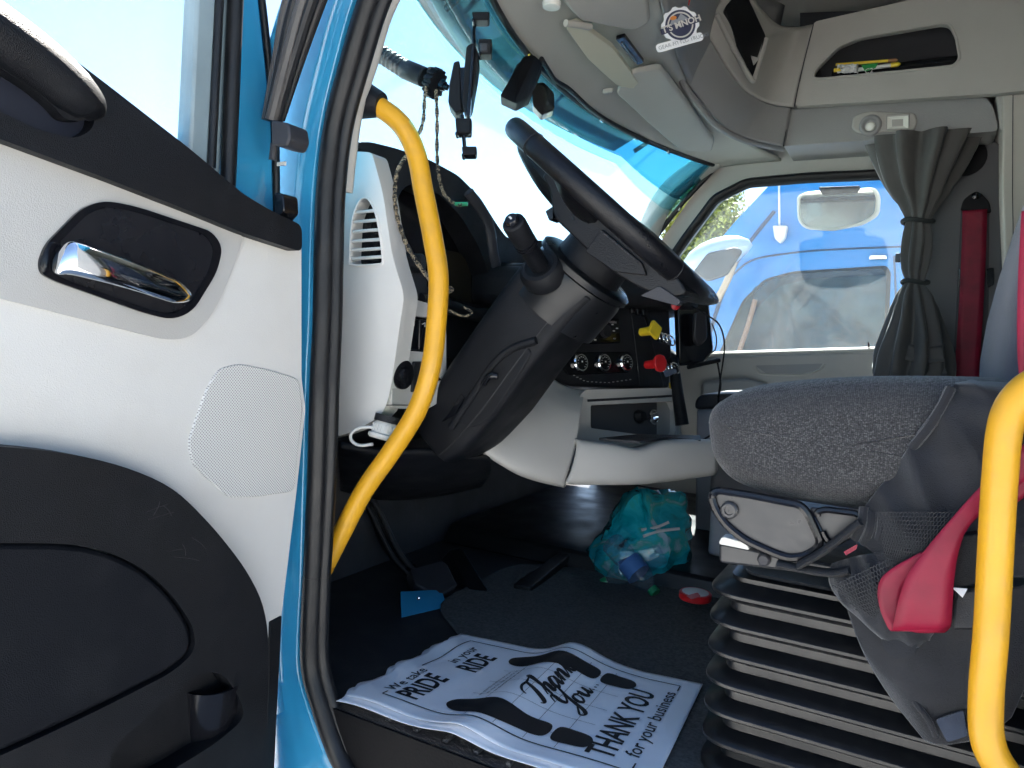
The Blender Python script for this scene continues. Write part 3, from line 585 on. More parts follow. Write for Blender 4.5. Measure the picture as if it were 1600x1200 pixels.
# centre stack turned towards the driver
CSO, CSB = V((-.78, 1.6, .55)), V((-.60, 2.05, .55))
csx = (CSB-CSO).normalized(); csn = csx.cross(V((0, 0, 1))).normalized()
if csn.x < 0: csn = -csn
csn = (csn+V((0, 0, .18))).normalized(); csy = csn.cross(csx); CS = (CSO, csn)
if csy.z < 0: csy = -csy
def CL(l, o=0): return [p+csn*o for p in LP(l, (CSO+csn*0, csn))] if not o else LP(l, (CSO+csn*o, csn))
slab('centre_panel', fillet(CL([(800, 540), (880, 430), (985, 425), (1000, 470), (1018, 525), (1030, 570), (1040, 606), (960, 606), (892, 603), (862, 590), (845, 570)]), .015), -csn*.12, BLKD, da, bev=.006)
tube('panel_seam', CL([(975, 440), (985, 480), (993, 540), (1000, 603)], .001), .0016, DGR, da, n=6, s=3)
for k in range(22):
    a = k/21; q = [(872, 560), (888, 582), (915, 596), (950, 598), (985, 593)]; i = min(int(a*4), 3); t = a*4-i
    box('stitch', PP(q[i][0]*(1-t)+q[i+1][0]*t, q[i][1]*(1-t)+q[i+1][1]*t, (CSO+csn*.001, csn)), (.006, .0018, .0014), GREYP, da, ax=(csx, csy, csn))
ra = slab('radio', fillet(CL([(885, 500), (968, 498), (970, 536), (885, 538)], .006), .004), -csn*.03, BLKG, da, bev=.003)
slab('radio_display', CL([(905, 506), (940, 506), (940, 520), (905, 521)], .0075), -csn*.002, mat('lcd_dark', (.02, .025, .03), .15), ra)
lathe('radio_knob', [(.017, 0), (.016, .012), (.012, .013)], PP(944, 518, (CSO+csn*.006, csn)), csn, BLKD, ra)
for (a, b) in [(957, 507), (959, 517), (964, 513), (960, 529), (905, 530), (918, 531), (930, 531), (893, 531)]:
    box('radio_button', PP(a, b, (CSO+csn*.0065, csn)), (.007, .003, .003), GREYP, ra, ax=(csx, csy, csn), bev=.0008)
lettering('radio_marking', 'AM/FM', PP(952, 505, (CSO+csn*.0065, csn)), csx, csy, .009, WHT, ra)
lettering('radio_marking', 'SCAN', PP(925, 511, (CSO+csn*.008, csn)), csx, csy, .008, GREYP, ra)
cp = slab('climate_panel', fillet(CL([(872, 566), (885, 551), (985, 549), (992, 565), (985, 582), (888, 586)], .004), .012), -csn*.02, BLKG, da, bev=.003)
for k, a in enumerate((905, 941.5, 976)):
    o = PP(a, 567, (CSO+csn*.004, csn))
    di = lathe('climate_dial', [(.0235, 0), (.0235, .007), (.021, .010), (.0195, .010)], o, csn, CHR, cp, n=32)
    lathe('dial_face', [(.0195, .009), (.018, .0105), (.001, .0105)], o, csn, BLKG, di, n=28)
    for j in range(9):
        t = 2*pi*j/12-.9; box('dial_mark', o+csn*.0112+csx*(.014*cos(t))+csy*(.014*sin(t)), (.0035, .0016, .001), WHT, di, ax=(csx, csy, csn))
    box('dial_pointer', o+csn*.0112+csy*.002, (.004, .004, .001), WHT, di, ax=(csx, csy, csn))
box('small_switch', PP(864, 574, (CSO+csn*.006, csn)), (.028, .03, .014), BLKD, da, ax=(csx, csy, csn), bev=.003)
# outer column with the two air-brake knobs
slab('valve_panel', fillet(CL([(985, 440), (1045, 455), (1050, 560), (1046, 606), (1004, 604), (996, 540)], -.012), .01), -csn*.1, DGR, da, bev=.006)
slab('valve_recess', fillet(CL([(992, 490), (1012, 495), (1022, 590), (1004, 586)], -.008), .006), -csn*.01, BLKG, da, bev=.002)
kd = (V((.75, -.30, .12))).normalized()
def valve(pos, m, hexa, nm):
    o = pos; A = axes(kd, (0, 0, 1))
    k = lathe(nm, [(.011, 0), (.012, .03), (.011, .04)], o, kd, m, da, n=16)
    n = 8 if hexa else 4; R = .024 if hexa else .027
    pts = [o+kd*.040+A[0]*(R*cos(2*pi*j/n+.2))+A[1]*(R*sin(2*pi*j/n+.2)) for j in range(n)]
    slab('knob_head', fillet(pts, .005), kd*.010, m, k, bev=.002)
    return k, o+kd*.0505, A
k1, o1, A1 = valve(PD(1002, 519, 1.93), YELP, False, 'parking_brake_knob')
lettering('knob_marking', 'P', o1-A1[0]*.008-A1[1]*.006, A1[1], A1[0], .022, INK, k1)
k2, o2, A2 = valve(PD(1010, 570, 1.93), REDP, True, 'trailer_air_knob')
lettering('knob_marking', 'AIR', o2-A2[1]*.013-A2[0]*.004, A2[1], A2[0], .014, WHT, k2)
for k in range(3): box('rocker_switch', PP(988+k*9, 482+k*2, (CSO+csn*.004, csn)), (.018, .03, .012), BLKG, da, ax=(csx, csy, csn), bev=.003)
# pale lower console: swept fairing, cubby and tray
patch('lower_fairing', [LD([(858, 588, 1.76), (885, 604, 1.78), (914, 610, 1.80)]), LD([(830, 622, 1.66), (870, 632, 1.68), (909, 640, 1.70)]), LD([(795, 662, 1.57), (848, 680, 1.60), (901, 692, 1.64)]), LD([(756, 704, 1.50), (815, 738, 1.55), (882, 757, 1.61)]), LD([(762, 712, 1.60), (820, 744, 1.66), (884, 760, 1.72)])], LGR, da, n=8, m=8, thick=.012)
CP2 = CSO+csn*.055
def C2(l, o=0): return LP(l, (CP2+csn*o, csn))
cub = C2([(923, 633), (1050, 627), (1056, 640), (1056, 675), (1046, 685), (923, 669)])
slab('cubby_frame', fillet(C2([(905, 618), (915, 609), (1046, 606), (1062, 616), (1066, 700), (900, 700)]), .012), -csn*.02, LGR, da, bev=.006, holes=[fillet(cub, .006)])
slab('cubby_back', C2([(915, 622), (1062, 615), (1062, 692), (915, 682)], -.07), -csn*.01, mat('cubby_shade_grey', (.10, .10, .105), .6), da)  # cubby walls coloured darker than the frame to read as shaded depth
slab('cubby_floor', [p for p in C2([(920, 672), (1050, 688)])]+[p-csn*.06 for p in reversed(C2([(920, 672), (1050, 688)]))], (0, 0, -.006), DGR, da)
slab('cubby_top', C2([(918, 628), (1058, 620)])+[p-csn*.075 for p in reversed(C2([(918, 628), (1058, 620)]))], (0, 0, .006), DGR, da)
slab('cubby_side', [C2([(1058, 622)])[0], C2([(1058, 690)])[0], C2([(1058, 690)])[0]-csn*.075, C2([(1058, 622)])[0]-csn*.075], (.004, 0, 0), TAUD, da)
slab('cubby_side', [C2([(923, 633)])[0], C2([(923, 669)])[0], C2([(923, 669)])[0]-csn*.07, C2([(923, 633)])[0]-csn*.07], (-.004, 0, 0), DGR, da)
lathe('lighter_socket', [(.021, 0), (.021, .008), (.016, .009), (.015, -.01), (.001, -.011)], PP(1019, 652, (CP2-csn*.068, csn)), csn, CHR, da, n=24)
lathe('socket_cap', [(.018, 0), (.019, .006), (.012, .02)], PP(997, 651, (CP2-csn*.066, csn)), csn, BLKD, da, n=18)
tube('cap_tether', [PP(1000, 652, (CP2-csn*.05, csn)), PP(1010, 655, (CP2-csn*.05, csn)), PP(1016, 652, (CP2-csn*.06, csn))], .003, BLKD, da)
# tray below the cubby
tf = [PD(902, 690, 1.62), PD(960, 697, 1.63), PD(1000, 703, 1.64), PD(1050, 692, 1.67), PD(1115, 690, 1.72)]
tb = [PD(880, 757, 1.62), PD(945, 758, 1.63), PD(1000, 757, 1.65), PD(1050, 752, 1.68), PD(1115, 743, 1.72)]
vs = []; fs = []
mid = [a*.5+b*.5+V((.012, -.01, 0)) for a, b in zip(tf, tb)]
patch('tray_front', [[p+V((-.03, .03, .0)) for p in tf], tf, mid, tb, [p+V((-.08, .08, .004)) for p in tb]], LGR, da, n=6, m=6, thick=.01)
slab('tray_floor', [p+V((-.004, .004, -.02)) for p in tf]+[PP(1080, 690, (CP2, csn))+V((0, 0, -.03)), PP(900, 690, (CP2, csn))+V((0, 0, -.03))], (0, 0, -.008), LGR, da)
slab('tray_liner', fillet(LZ([(935, 684), (1000, 689), (1042, 683), (1095, 688), (1095, 680), (1000, 678)], .405), .004), (0, 0, -.006), DGR, da, bev=.002)
# ---- items hung on / around the dash
cap = thing('filler_cap', 'white ribbed filler cap hanging by its loop under the dashboard end', 'cap', PD(603, 676, 1.28))
o = PD(604, 664, 1.28); ad = V((-.1, -.25, -1)).normalized()
cg = lathe('cap_body', [(.020, -.004), (.0225, 0), (.0225, .016), (.027, .018), (.027, .023), (.024, .026), (.006, .027)], o, ad, GREYP, cap, n=32)
for k in range(24):
    A = axes(ad); t = 2*pi*k/24; box('grip_rib', o+ad*.008+A[0]*(.0226*cos(t))+A[1]*(.0226*sin(t)), (.002, .002, .014), GREYP, cg, ax=(A[0]*cos(t)+A[1]*sin(t), A[1]*cos(t)-A[0]*sin(t), ad))
tube('cap_loop', LD([(590, 668, 1.27), (565, 668, 1.27), (550, 676, 1.27), (549, 688, 1.27), (562, 696, 1.27), (582, 694, 1.26)]), .0028, GREYP, cap)
lathe('cap_neck', [(.024, 0), (.024, .012)], o-ad*.016, ad, BLKD, cap)
# ================================================================ STEERING COLUMN
YC = 1.22
sc = thing('steering_column', 'black moulded steering column with signal stalk', 'steering column', PY(700, 690, YC))
ctr = [PY(905, 432, YC), PY(870, 470, YC), PY(820, 535, YC), PY(770, 605, YC), PY(728, 660, YC), PY(700, 690, YC)]
hw = [.074, .078, .080, .082, .080, .07]; hh = [.073, .073, .072, .072, .064, .05]
dirv = (ctr[0]-ctr[-1]).normalized(); nn = dirv.cross(V((0, 1, 0))).normalized()
rings = []
for i, p in enumerate(cr(ctr, 5)):
    t = i/5; k = min(int(t), 4); f = t-k; a = hw[k]*(1-f)+hw[k+1]*f; b = hh[k]*(1-f)+hh[k+1]*f
    ring = []
    for j in range(32):
        th = 2*pi*j/32; e = .30
        ring.append(p+V((0, 1, 0))*(a*math.copysign(abs(cos(th))**e, cos(th)))+nn*(b*math.copysign(abs(sin(th))**e, sin(th))))
    rings.append(ring)
loft('shroud', rings, BLK, sc, bev=.004, smooth=50)
tube('shroud_seam', [rings[i][17]+V((0, -.001, 0)) for i in range(0, len(rings), 3)], .0013, INK, sc, n=5, s=3)
# raised side cheek
ck = [p+V((0, -.083, 0)) for p in ctr]
slab('side_cheek', fillet(LY([(772, 560), (800, 540), (835, 545), (815, 580), (765, 655), (735, 672), (712, 655), (735, 610)], YC-.081), .02), (0, .006, 0), BLK, sc, bev=.005)
tube('tilt_lever', [PY(756, 600, YC-.085), PY(764, 588, YC-.092), PY(778, 588, YC-.088)], .006, BLKG, sc, s=4)
slab('lever_slot', fillet(LY([(705, 640), (720, 615), (726, 622), (712, 648), (690, 660)], YC-.083), .004), (0, .004, 0), BLKG, sc)
lathe('upper_collar', [(.080, -.03), (.089, -.028), (.0895, 0), (.0905, .045), (.088, .056), (.078, .062), (.05, .063)], PY(880, 468, YC), dirv, mat('collar_black', (.008, .0085, .010), .3, spec=.35, rvar=.05), sc, n=40)
tube('cheek_ridge', LY([(705, 668), (742, 612), (772, 568), (800, 545), (838, 532)], YC-.082), .007, BLK, sc, s=6, n=10)
lathe('collar_rim', [(.086, .058), (.0945, .060), (.0945, .070), (.088, .074), (.06, .074)], PY(880, 468, YC), dirv, MATS['collar_black'], sc, n=40)
lathe('hub_neck', [(.066, .07), (.064, .10), (.06, .15)], PY(880, 468, YC), dirv, BLK, sc, n=32)
sd = (PY(801, 346, 1.02)-PY(846, 420, 1.125)).normalized(); sb = PY(846, 420, 1.125)
lathe('stalk_boot', [(.040, -.02), (.040, 0), (.033, .010), (.026, .012), (.022, .010)], sb, sd, BLK, sc, n=28)
L_ = (PY(801, 346, 1.02)-sb).length
st = lathe('signal_stalk', [(.0165, 0), (.0165, L_*.5), (.0185, L_*.55), (.0195, L_*.93), (.0185, L_*.98), (.016, L_)], sb, sd, BLK, sc, n=24)
lathe('stalk_button', [(.012, L_), (.012, L_+.005), (.010, L_+.008), (.004, L_+.0085)], sb, sd, BLKG, st, n=20)
for k in (.52, .58): lathe('stalk_ring', [(.0188, L_*k), (.0192, L_*k+.002), (.0188, L_*k+.004)], sb, sd, BLKG, st, n=24)
box('stalk_mark', sb+sd*(L_+.0088), (.003, .007, .001), WHT, st, ax=axes(sd))
# ================================================================ STEERING WHEEL
TP, BP = PY(818, 212, YC), PY(1100, 465, YC)
wc = (TP+BP)/2; wt = (BP-TP).normalized(); wn = V((0, 1, 0)).cross(wt).normalized()
if wn.z < 0: wn = -wn
WR = (BP-TP).length/2-.016
wh = thing('steering_wheel', 'black leather steering wheel seen almost edge-on', 'steering wheel', wc)
_a = math.atan2(wn.dot(CAM-wc), YC); SV = (V((0, 1, 0))*cos(_a)-wn*sin(_a)); wn = (wn*cos(_a)+V((0, 1, 0))*sin(_a)); print('wheel', math.degrees(_a))
cir = [wc+wt*(WR*cos(2*pi*j/64))+SV*(WR*sin(2*pi*j/64)) for j in range(64)]
vs = []; fs = []; n = 16
LEA = mat('wheel_leather', (.0055, .0055, .007), .34, bump=(500, .25, 'v'), rvar=.08, spec=.3)
for j, c in enumerate(cir):
    rd = (c-wc).normalized()
    for i in range(n): t = 2*pi*i/n; vs.append(c+rd*(.0165*cos(t))+wn*(.0185*sin(t)))
for j in range(64):
    for i in range(n): a, b = j*n, ((j+1) % 64)*n; fs.append((a+i, a+(i+1) % n, b+(i+1) % n, b+i))
rim = build('rim', vs, fs, LEA, wh)
for j in (5, 20, 44, 59):
    rd = (cir[j]-wc).normalized(); tg = wn.cross(rd)
    vs, fs = [], []
    pts = [cir[j]+rd*(.0171*cos(2*pi*i/16))+wn*(.0191*sin(2*pi*i/16)) for i in range(17)]
    tube('rim_seam', pts, .0008, INK, rim, s=0, n=5)
slab('hub_shell', fillet(LY([(842, 268), (861, 300), (862, 338), (905, 379), (955, 425), (1005, 453), (1045, 465), (1076, 460), (1062, 436), (960, 336), (880, 272)], YC-.105), [.02, .03, .03, .05, .05, .06, .03, .02, .01, .01, .01]), (0, .215, 0), LEA, wh, bev=.022, seg=4)
slab('airbag_pad', fillet([wc-wn*.01+wt*a+SV*b for a, b in ((-.09, -.07), (-.06, -.11), (.06, -.115), (.10, -.085), (.10, .085), (.06, .115), (-.06, .11), (-.09, .07))], .03), wn*.018, LEA, wh, bev=.008, seg=3)
for a in (-1, 1):
    tube('spoke', [wc-wn*.03, wc-wn*.025+wt*(a*.12), wc-wn*.010+wt*(a*(WR-.008))], [.036, .030, .020], LEA, wh, up=wn, asp=1.8, s=5, n=14)
    tube('spoke', [wc-wn*.03, wc-wn*.02+SV*(a*.12), wc-wn*.004+SV*(a*(WR-.004))], [.022, .018, .012], LEA, wh, up=wn, asp=2.2, s=5, n=14)
sk = slab('stitched_cover', fillet(LY([(914, 393), (940, 358), (1003, 411), (1010, 430), (960, 424)], YC-.112), .004), (0, .012, 0), LEA, wh, bev=.004)
for k in range(13):
    box('stitch', PY(940+k*4.6, 362+k*3.9, YC-.113), (.004, .0014, .0014), mat('stitch_grey', (.06, .06, .065), .7) if 'stitch_grey' not in MATS else MATS['stitch_grey'], sk, ax=(wt, V((0, 1, 0)), wn))
slab('lower_cover', fillet(LY([(1000, 462), (1030, 446), (1064, 470), (1058, 478)], YC-.11), .004), (0, .02, 0), DGR, wh, bev=.003)
slab('paddle_switch', fillet(LY([(852, 330), (864, 322), (864, 342), (858, 345)], YC-.09), .002), (0, .03, 0), BLKG, wh, bev=.002)
# ================================================================ PHONE HOLDER
ph = thing('phone_holder', 'black phone clamp on a ribbed gooseneck in front of the windscreen', 'phone holder', PD(590, 80, 1.5))
ga = PD(560, 62, 1.52); gb = PD(632, 108, 1.49)
gn = tube('gooseneck', [PD(500, 30, 1.56), ga, gb], .012, BLK, ph, n=14, s=4)
for k in range(12):
    c = ga*(1-k/11)+gb*(k/11); lathe('neck_rib', [(.013, -.0035), (.0185, -.0022), (.0185, .0022), (.013, .0035)], c, gb-ga, BLK, gn, n=18)
bd = (PD(680, 128, 1.46)-PD(630, 107, 1.49)).normalized()
lathe('barrel', [(.016, 0), (.0195, .002), (.0195, .055), (.017, .058)], PD(630, 107, 1.49), bd, BLK, ph, n=24)
ko = PD(672, 127, 1.465)
kn = lathe('clamp_knob', [(.022, 0), (.026, .003), (.026, .020), (.018, .024)], ko, bd, BLK, ph, n=24)
A = axes(bd)
for k in range(14):
    t = 2*pi*k/14; box('grip_rib', ko+bd*.0115+A[0]*(.027*cos(t))+A[1]*(.027*sin(t)), (.005, .006, .018), BLK, kn, ax=(A[0]*cos(t)+A[1]*sin(t), A[1]*cos(t)-A[0]*sin(t), bd), bev=.001)
tube('ball_stem', [ko+bd*.02, PD(700, 137, 1.455)], .006, BLKG, ph, s=1)
lathe('ball', [(.003, -.012), (.009, -.008), (.012, 0), (.009, .008), (.003, .012)], PD(690, 133, 1.46), bd, BLKG, ph, n=18)
def plate(nm, l, dd, th, m=BLK, par=None, bev=.003):
    pts = LD([(a, b, dd) for a, b in l]); return slab(nm, fillet(pts, .004), FW*th, m, par or ph, bev=bev)
plate('back_plate', [(709, 96), (718, 94), (722, 172), (711, 176), (700, 160), (702, 130)], 1.43, .05)
plate('back_plate', [(716, 105), (728, 104), (730, 160), (720, 164)], 1.435, .045, BLKG)
cb = plate('cradle', [(729, 72), (740, 66), (748, 84), (745, 110), (736, 160), (727, 176), (722, 160), (725, 110)], 1.42, .06)
plate('cradle_slide', [(738, 70), (743, 70), (734, 182), (728, 182)], 1.41, .02, BLKG)
tube('arm_rod', LD([(741, 72, 1.43), (740, 52, 1.43), (743, 34, 1.43)]), .0035, BLKG, ph, n=10, s=3)
def jaw(nm, cx, cy, w_, h_, dd):
    plate(nm, [(cx-w_/2, cy-h_/2), (cx+w_/2, cy-h_/2), (cx+w_/2-1, cy+h_/2), (cx-w_/2+2, cy+h_/2)], dd, .03)
    plate(nm+'_lip', [(cx-w_/2, cy+h_/2-3), (cx-w_/2+5, cy+h_/2-3), (cx-w_/2+5, cy+h_/2+4), (cx-w_/2, cy+h_/2+3)], dd-.003, .02, BLKG)
jaw('jaw', 751, 24, 28, 13, 1.41); jaw('jaw', 758, 72, 22, 24, 1.40)
plate('jaw_pad', [(749, 66), (763, 66), (763, 80), (750, 80)], 1.396, .01, DGR)
jaw('jaw', 724, 196, 26, 24, 1.41); jaw('jaw', 733, 235, 24, 14, 1.42)
tube('arm_rod', LD([(722, 180, 1.42), (723, 196, 1.42), (726, 230, 1.425)]), .004, BLKG, ph, n=10, s=2)
# braided cords
def cord(label, pts, r=.0032, mm=None):
    m = tweed('braid', (.008, .008, .008), (.55, .42, .26), 330) if 'braid' not in MATS else MATS['braid']
    t = thing('paracord', label, 'cord', pts[-1], 'braided cords hanging by the phone holder'); P_ = cr(pts, 8)
    for s in (0, pi):
        fr = frames(P_); q = [p+fr[i][1]*(r*.55*cos(i*.9+s))+fr[i][2]*(r*.55*sin(i*.9+s)) for i, p in enumerate(P_)]
        tube('strand', q, r*.75, m, t, s=0, n=7)
    return t
wp = []
hc = V((hp[6].x, hp[6].y, hp[6].z))
cord('thin braided cord looped down from the phone holder and tied round the yellow handle', LD([(672, 105, 1.45), (664, 150, 1.44), (660, 195, 1.40), (640, 235, 1.34), (622, 265, 1.30), (617, 300, 1.28), (620, 335, 1.27), (632, 375, 1.26), (648, 405, 1.25), (668, 432, 1.235), (680, 446, 1.205), (696, 449, 1.20), (706, 452, 1.21), (690, 459, 1.24), (670, 450, 1.25)]))
c2 = cord('short braided cord with a green tip hanging free below the phone holder', LD([(681, 140, 1.45), (683, 180, 1.45), (683, 240, 1.44), (686, 275, 1.44), (694, 303, 1.44), (710, 318, 1.435), (722, 320, 1.43)]))
tube('green_tip', LD([(711, 319, 1.434), (731, 319, 1.43)]), .0042, GRN, c2, s=1, n=10)
cord('loose end of braided cord trailing behind the yellow handle', LD([(697, 482, 1.40), (712, 490, 1.40), (726, 494, 1.40), (738, 488, 1.40), (724, 480, 1.41)]), .002)
# ================================================================ PEDALS
bp_ = thing('brake_pedal', 'brake pedal with ribbed black pad on two slim curved arms', 'pedal', PD(680, 900, 1.75))
for a in (0, 14):
    tube('pedal_arm', LD([(560+a, 770, 1.86), (580+a, 800, 1.85), (596+a, 835, 1.83), (615+a, 870, 1.80), (640+a, 898, 1.77)]), .006 if a else .005, STL, bp_, s=6)
tube('pedal_arm', LD([(572, 770, 1.90), (590, 810, 1.88), (606, 850, 1.86), (640, 890, 1.80)]), .018, BLK, bp_, s=6)
pd = LD([(640, 888, 1.76), (690, 874, 1.80), (700, 882, 1.80), (716, 915, 1.74), (684, 932, 1.70), (650, 912, 1.71)])
pad = slab('pedal_pad', fillet(pd, .01), V((-.02, .01, -.03)), DGR, bp_, bev=.005)
ap = thing('accelerator_pedal', 'long black accelerator pedal hinged at the floor', 'pedal', PD(770, 980, 1.62))
slab('treadle', fillet(LD([(700, 860, 1.95), (722, 855, 1.97), (800, 985, 1.62), (775, 995, 1.60)]), .01), V((-.03, .01, -.03)), RUB, ap, bev=.005)
fp = thing('foot_rest', 'low black wedge foot rest by the centre tunnel', 'foot rest', PZ(850, 905, .0))
slab('wedge', fillet([PZ(800, 925, .0)+V((0, 0, .02)), PZ(880, 880, .0)+V((0, 0, .04)), PZ(900, 880, .0)+V((0, 0, .04)), PZ(830, 930, .0)+V((0, 0, .02))], .01), (0, 0, -.02), RUB, fp, bev=.006)
bl = thing('blue_plate', 'small bright blue riveted metal plate low in the footwell', 'plate', PD(660, 965, 1.62))
pl_ = LD([(625, 925, 1.66), (690, 922, 1.72), (702, 962, 1.66), (627, 967, 1.60)])
bs = slab('sheet', pl_, FW*.006, BLUE, bl, bev=.002)
for a, b in ((654, 935), (632, 962), (690, 955)): lathe('rivet', [(.004, 0), (.0035, .002), (.001, .003)], PD(a, b, 1.638), -FW, CHR, bl, n=10)
# dark trim around the footwell, left side and knee bolster
patch('knee_bolster', [LD([(533, 690, 1.30), (600, 700, 1.35), (680, 700, 1.42), (765, 712, 1.52)]), LD([(533, 720, 1.45), (600, 740, 1.50), (690, 750, 1.58), (764, 735, 1.62)]), LD([(533, 760, 1.65), (600, 775, 1.70), (680, 770, 1.75), (750, 755, 1.80)])], BLK, da, n=6, m=5, thick=.01)
# ================================================================ PAPER FLOOR MAT
pcor = [PZ(536, 1092, .012), PZ(722, 993, .012), PZ(1098, 1072, .012), PZ(1014, 1250, .012)]   # top-left, top-right, bottom-right, bottom-left of the print
def psurf(a, b, lift=0, base=.018, amp=1.0):
    """a runs down the print, b along its lines"""
    p = (pcor[0]*(1-b)+pcor[1]*b)*(1-a)+(pcor[3]*(1-b)+pcor[2]*b)*a
    c = .47+.05*(b-.5); w_ = .085 if a < c else .12
    z = .020*amp*math.exp(-((a-c)/w_)**2)*(.85+.3*b)
    z += .004*amp*sin(a*9+b*3)*(.4+.6*abs(b-.5)*2)+.004*sin(b*17+a*5)*max(0, .25-a)*3+.002*amp*max(0, .1-b)*10*sin(a*21)
    q = V((p.x, p.y, max(base+z, base-.002)+lift))
    return q
def psheet(nm, mt, par, base, amp, jit, n=70, m=44):
    vs = []; fs = []; rnd = random.Random(5)
    for i in range(n+1):
        for j in range(m+1):
            a, b = i/n, j/m; p = psurf(a, b, 0, base, amp)
            e = .004*sin(b*23+1)*(1 if i == 0 else 0)+.003*sin(b*41)*(1 if i == 0 else 0)
            vs.append(p+V((e+jit[0], jit[1], 0)))
    for i in range(n):
        for j in range(m): k = i*(m+1)+j; fs.append((k, k+1, k+m+2, k+m+1))
    return build(nm, vs, fs, mt, par, solid=.0006, smooth=60)
pu = thing('paper_floor_mat', 'white printed paper floor mat with black shoe prints and thank-you text', 'paper mat', (-.55, 1.1, .0))
psheet('sheet', PAP, pu, .018, 1.0, (0, 0))
p2 = thing('spare_paper_mat', 'plain edge of a second white paper mat lying under the printed one', 'paper mat', (-.55, 1.09, .0))
psheet('sheet', PAP, p2, .0135, .7, (-.006, -.014))
def pmesh(nm, vs, fs, lift=.0012, par=None):
    bm = bmesh.new(); vv = [bm.verts.new((x, y, 0)) for x, y in vs]
    for f in fs:
        try: bm.faces.new([vv[i] for i in f])
        except ValueError: pass
    bmesh.ops.triangulate(bm, faces=bm.faces)
    for _ in range(3):
        lg = [e for e in bm.edges if e.calc_length() > .022]
        if not lg: break
        bmesh.ops.subdivide_edges(bm, edges=lg, cuts=1); bmesh.ops.triangulate(bm, faces=bm.faces)
    bm.verts.index_update()
    V_ = [psurf(v.co.y, v.co.x, lift) for v in bm.verts]; F_ = [tuple(v.index for v in f.verts) for f in bm.faces]; bm.free()
    return build(nm, V_, F_, INK, par or pu, smooth=0)
AR = .357/.525   # print width over height
def ptext(s, a, b, size, bold=0, shear=0, sx=1.0, sp=1.0):
    vs, fs = textm(s, 1, bold, shear, sp=sp)
    pmesh('lettering', [(b+x*size*sx/AR, a-y*size) for x, y in vs], fs)
ptext('We take', .115, .15, .055, .004); ptext('in your', .150, .60, .055, .004)
ptext('PRIDE', .21, .13, .115, .026, sx=.64); ptext('RIDE', .25, .55, .115, .026, sx=.64)
# brush-script lettering drawn stroke by stroke (x along the line, y up; unit = cap height)
SCR = {'T': [[(.0, .62), (.05, .82), (.25, .95), (.55, .93), (.85, 1.02)], [(.50, .93), (.42, .5), (.30, .12), (.18, .0), (.08, .08)]],
 'h': [[(.0, .1), (.2, .55), (.33, 1.0), (.27, 1.05), (.2, .6), (.14, .0)], [(.14, .0), (.24, .38), (.36, .45), (.38, .3), (.36, .05), (.46, .06), (.55, .2)]],
 'a': [[(.38, .42), (.2, .45), (.06, .2), (.14, .0), (.28, .15), (.40, .42)], [(.40, .42), (.37, .1), (.43, .0), (.55, .2)]],
 'n': [[(.0, .2), (.1, .42), (.14, .38), (.1, .0)], [(.1, .0), (.24, .38), (.36, .44), (.38, .3), (.36, .05), (.44, .03), (.55, .2)]],
 'k': [[(.0, .1), (.2, .55), (.33, 1.0), (.27, 1.05), (.2, .6), (.14, .0)], [(.16, .22), (.3, .46), (.38, .4), (.28, .25), (.2, .22)], [(.22, .22), (.34, .02), (.5, .06), (.65, .25)]],
 'Y': [[(.0, .75), (.1, .98), (.22, .92), (.22, .6), (.34, .45), (.55, .65), (.7, 1.0)], [(.7, 1.0), (.55, .4), (.4, -.15), (.2, -.35), (.05, -.22), (.25, -.05), (.6, .2)]],
 'o': [[(.3, .44), (.12, .4), (.06, .15), (.18, .0), (.34, .15), (.34, .38), (.26, .44), (.4, .36), (.5, .36)]],
 'u': [[(.0, .2), (.08, .42), (.1, .15), (.18, .0), (.32, .15), (.4, .42)], [(.4, .42), (.38, .1), (.46, .0), (.58, .18)]],
 '.': [[(.05, .02), (.10, .03)]]}
ADV = {'T': .62, 'h': .5, 'a': .5, 'n': .5, 'k': .6, 'Y': .62, 'o': .45, 'u': .55, '.': .18}
def script(word, a, b, size):
    x = 0
    for ch in word:
        for st_ in SCR[ch]:
            P_ = [(q.x, q.y) for q in cr([V((u+.28*v, v, 0)) for u, v in st_], 5)]; vs = []; fs = []; n = len(P_)
            for i, (u, v) in enumerate(P_):
                u0, v0 = P_[max(i-1, 0)]; u1, v1 = P_[min(i+1, n-1)]; d = V((u1-u0, v1-v0, 0)); d = d.normalized() if d.length > 0 else V((1, 0, 0))
                w_ = .030+.055*max(0, -d.y)+.02*abs(d.x); w_ *= .5+.5*sin(pi*(i+.6)/(n+.2)); nx, ny = -d.y*w_, d.x*w_
                for s_ in (1, -1): vs.append((b+(x+u+s_*nx)*size/AR, a-(v+s_*ny)*size))
            for i in range(n-1): fs.append((2*i, 2*i+1, 2*i+3, 2*i+2))
            pmesh('script_stroke', vs, fs, .0013)
        x += ADV[ch]
script('Thank', .575, .36, .105); script('You...', .675, .40, .10)
ptext('THANK YOU', .865, .13, .115, .022, sx=.66); ptext('for your business', .93, .20, .062, .006)
for k in range(3): ptext('we value the trust you put in us', .365+.02*k, .33+.02*k, .016)
def pline(pts, w_=.0035):
    for (b0, a0), (b1, a1) in zip(pts, pts[1:]):
        d = V((b1-b0, (a1-a0)/AR, 0)); l = d.length; n_ = V((-d.y, d.x, 0))/l*w_/2
        nb, na = n_.x, n_.y*AR; N_ = max(1, int(l/.03)); vs = []; fs = []
        for i in range(N_+1):
            t = i/N_; b, a = b0+(b1-b0)*t, a0+(a1-a0)*t; vs += [(b+nb, a+na), (b-nb, a-na)]
        for i in range(N_): fs.append((2*i, 2*i+1, 2*i+3, 2*i+2))
        pmesh('border_line', vs, fs)
pline([(.13, .105), (.09, .105), (.09, .93), (.16, .93)], .007)
pline([(.46, .075), (.92, .075), (.92, .93), (.86, .93)], .007)
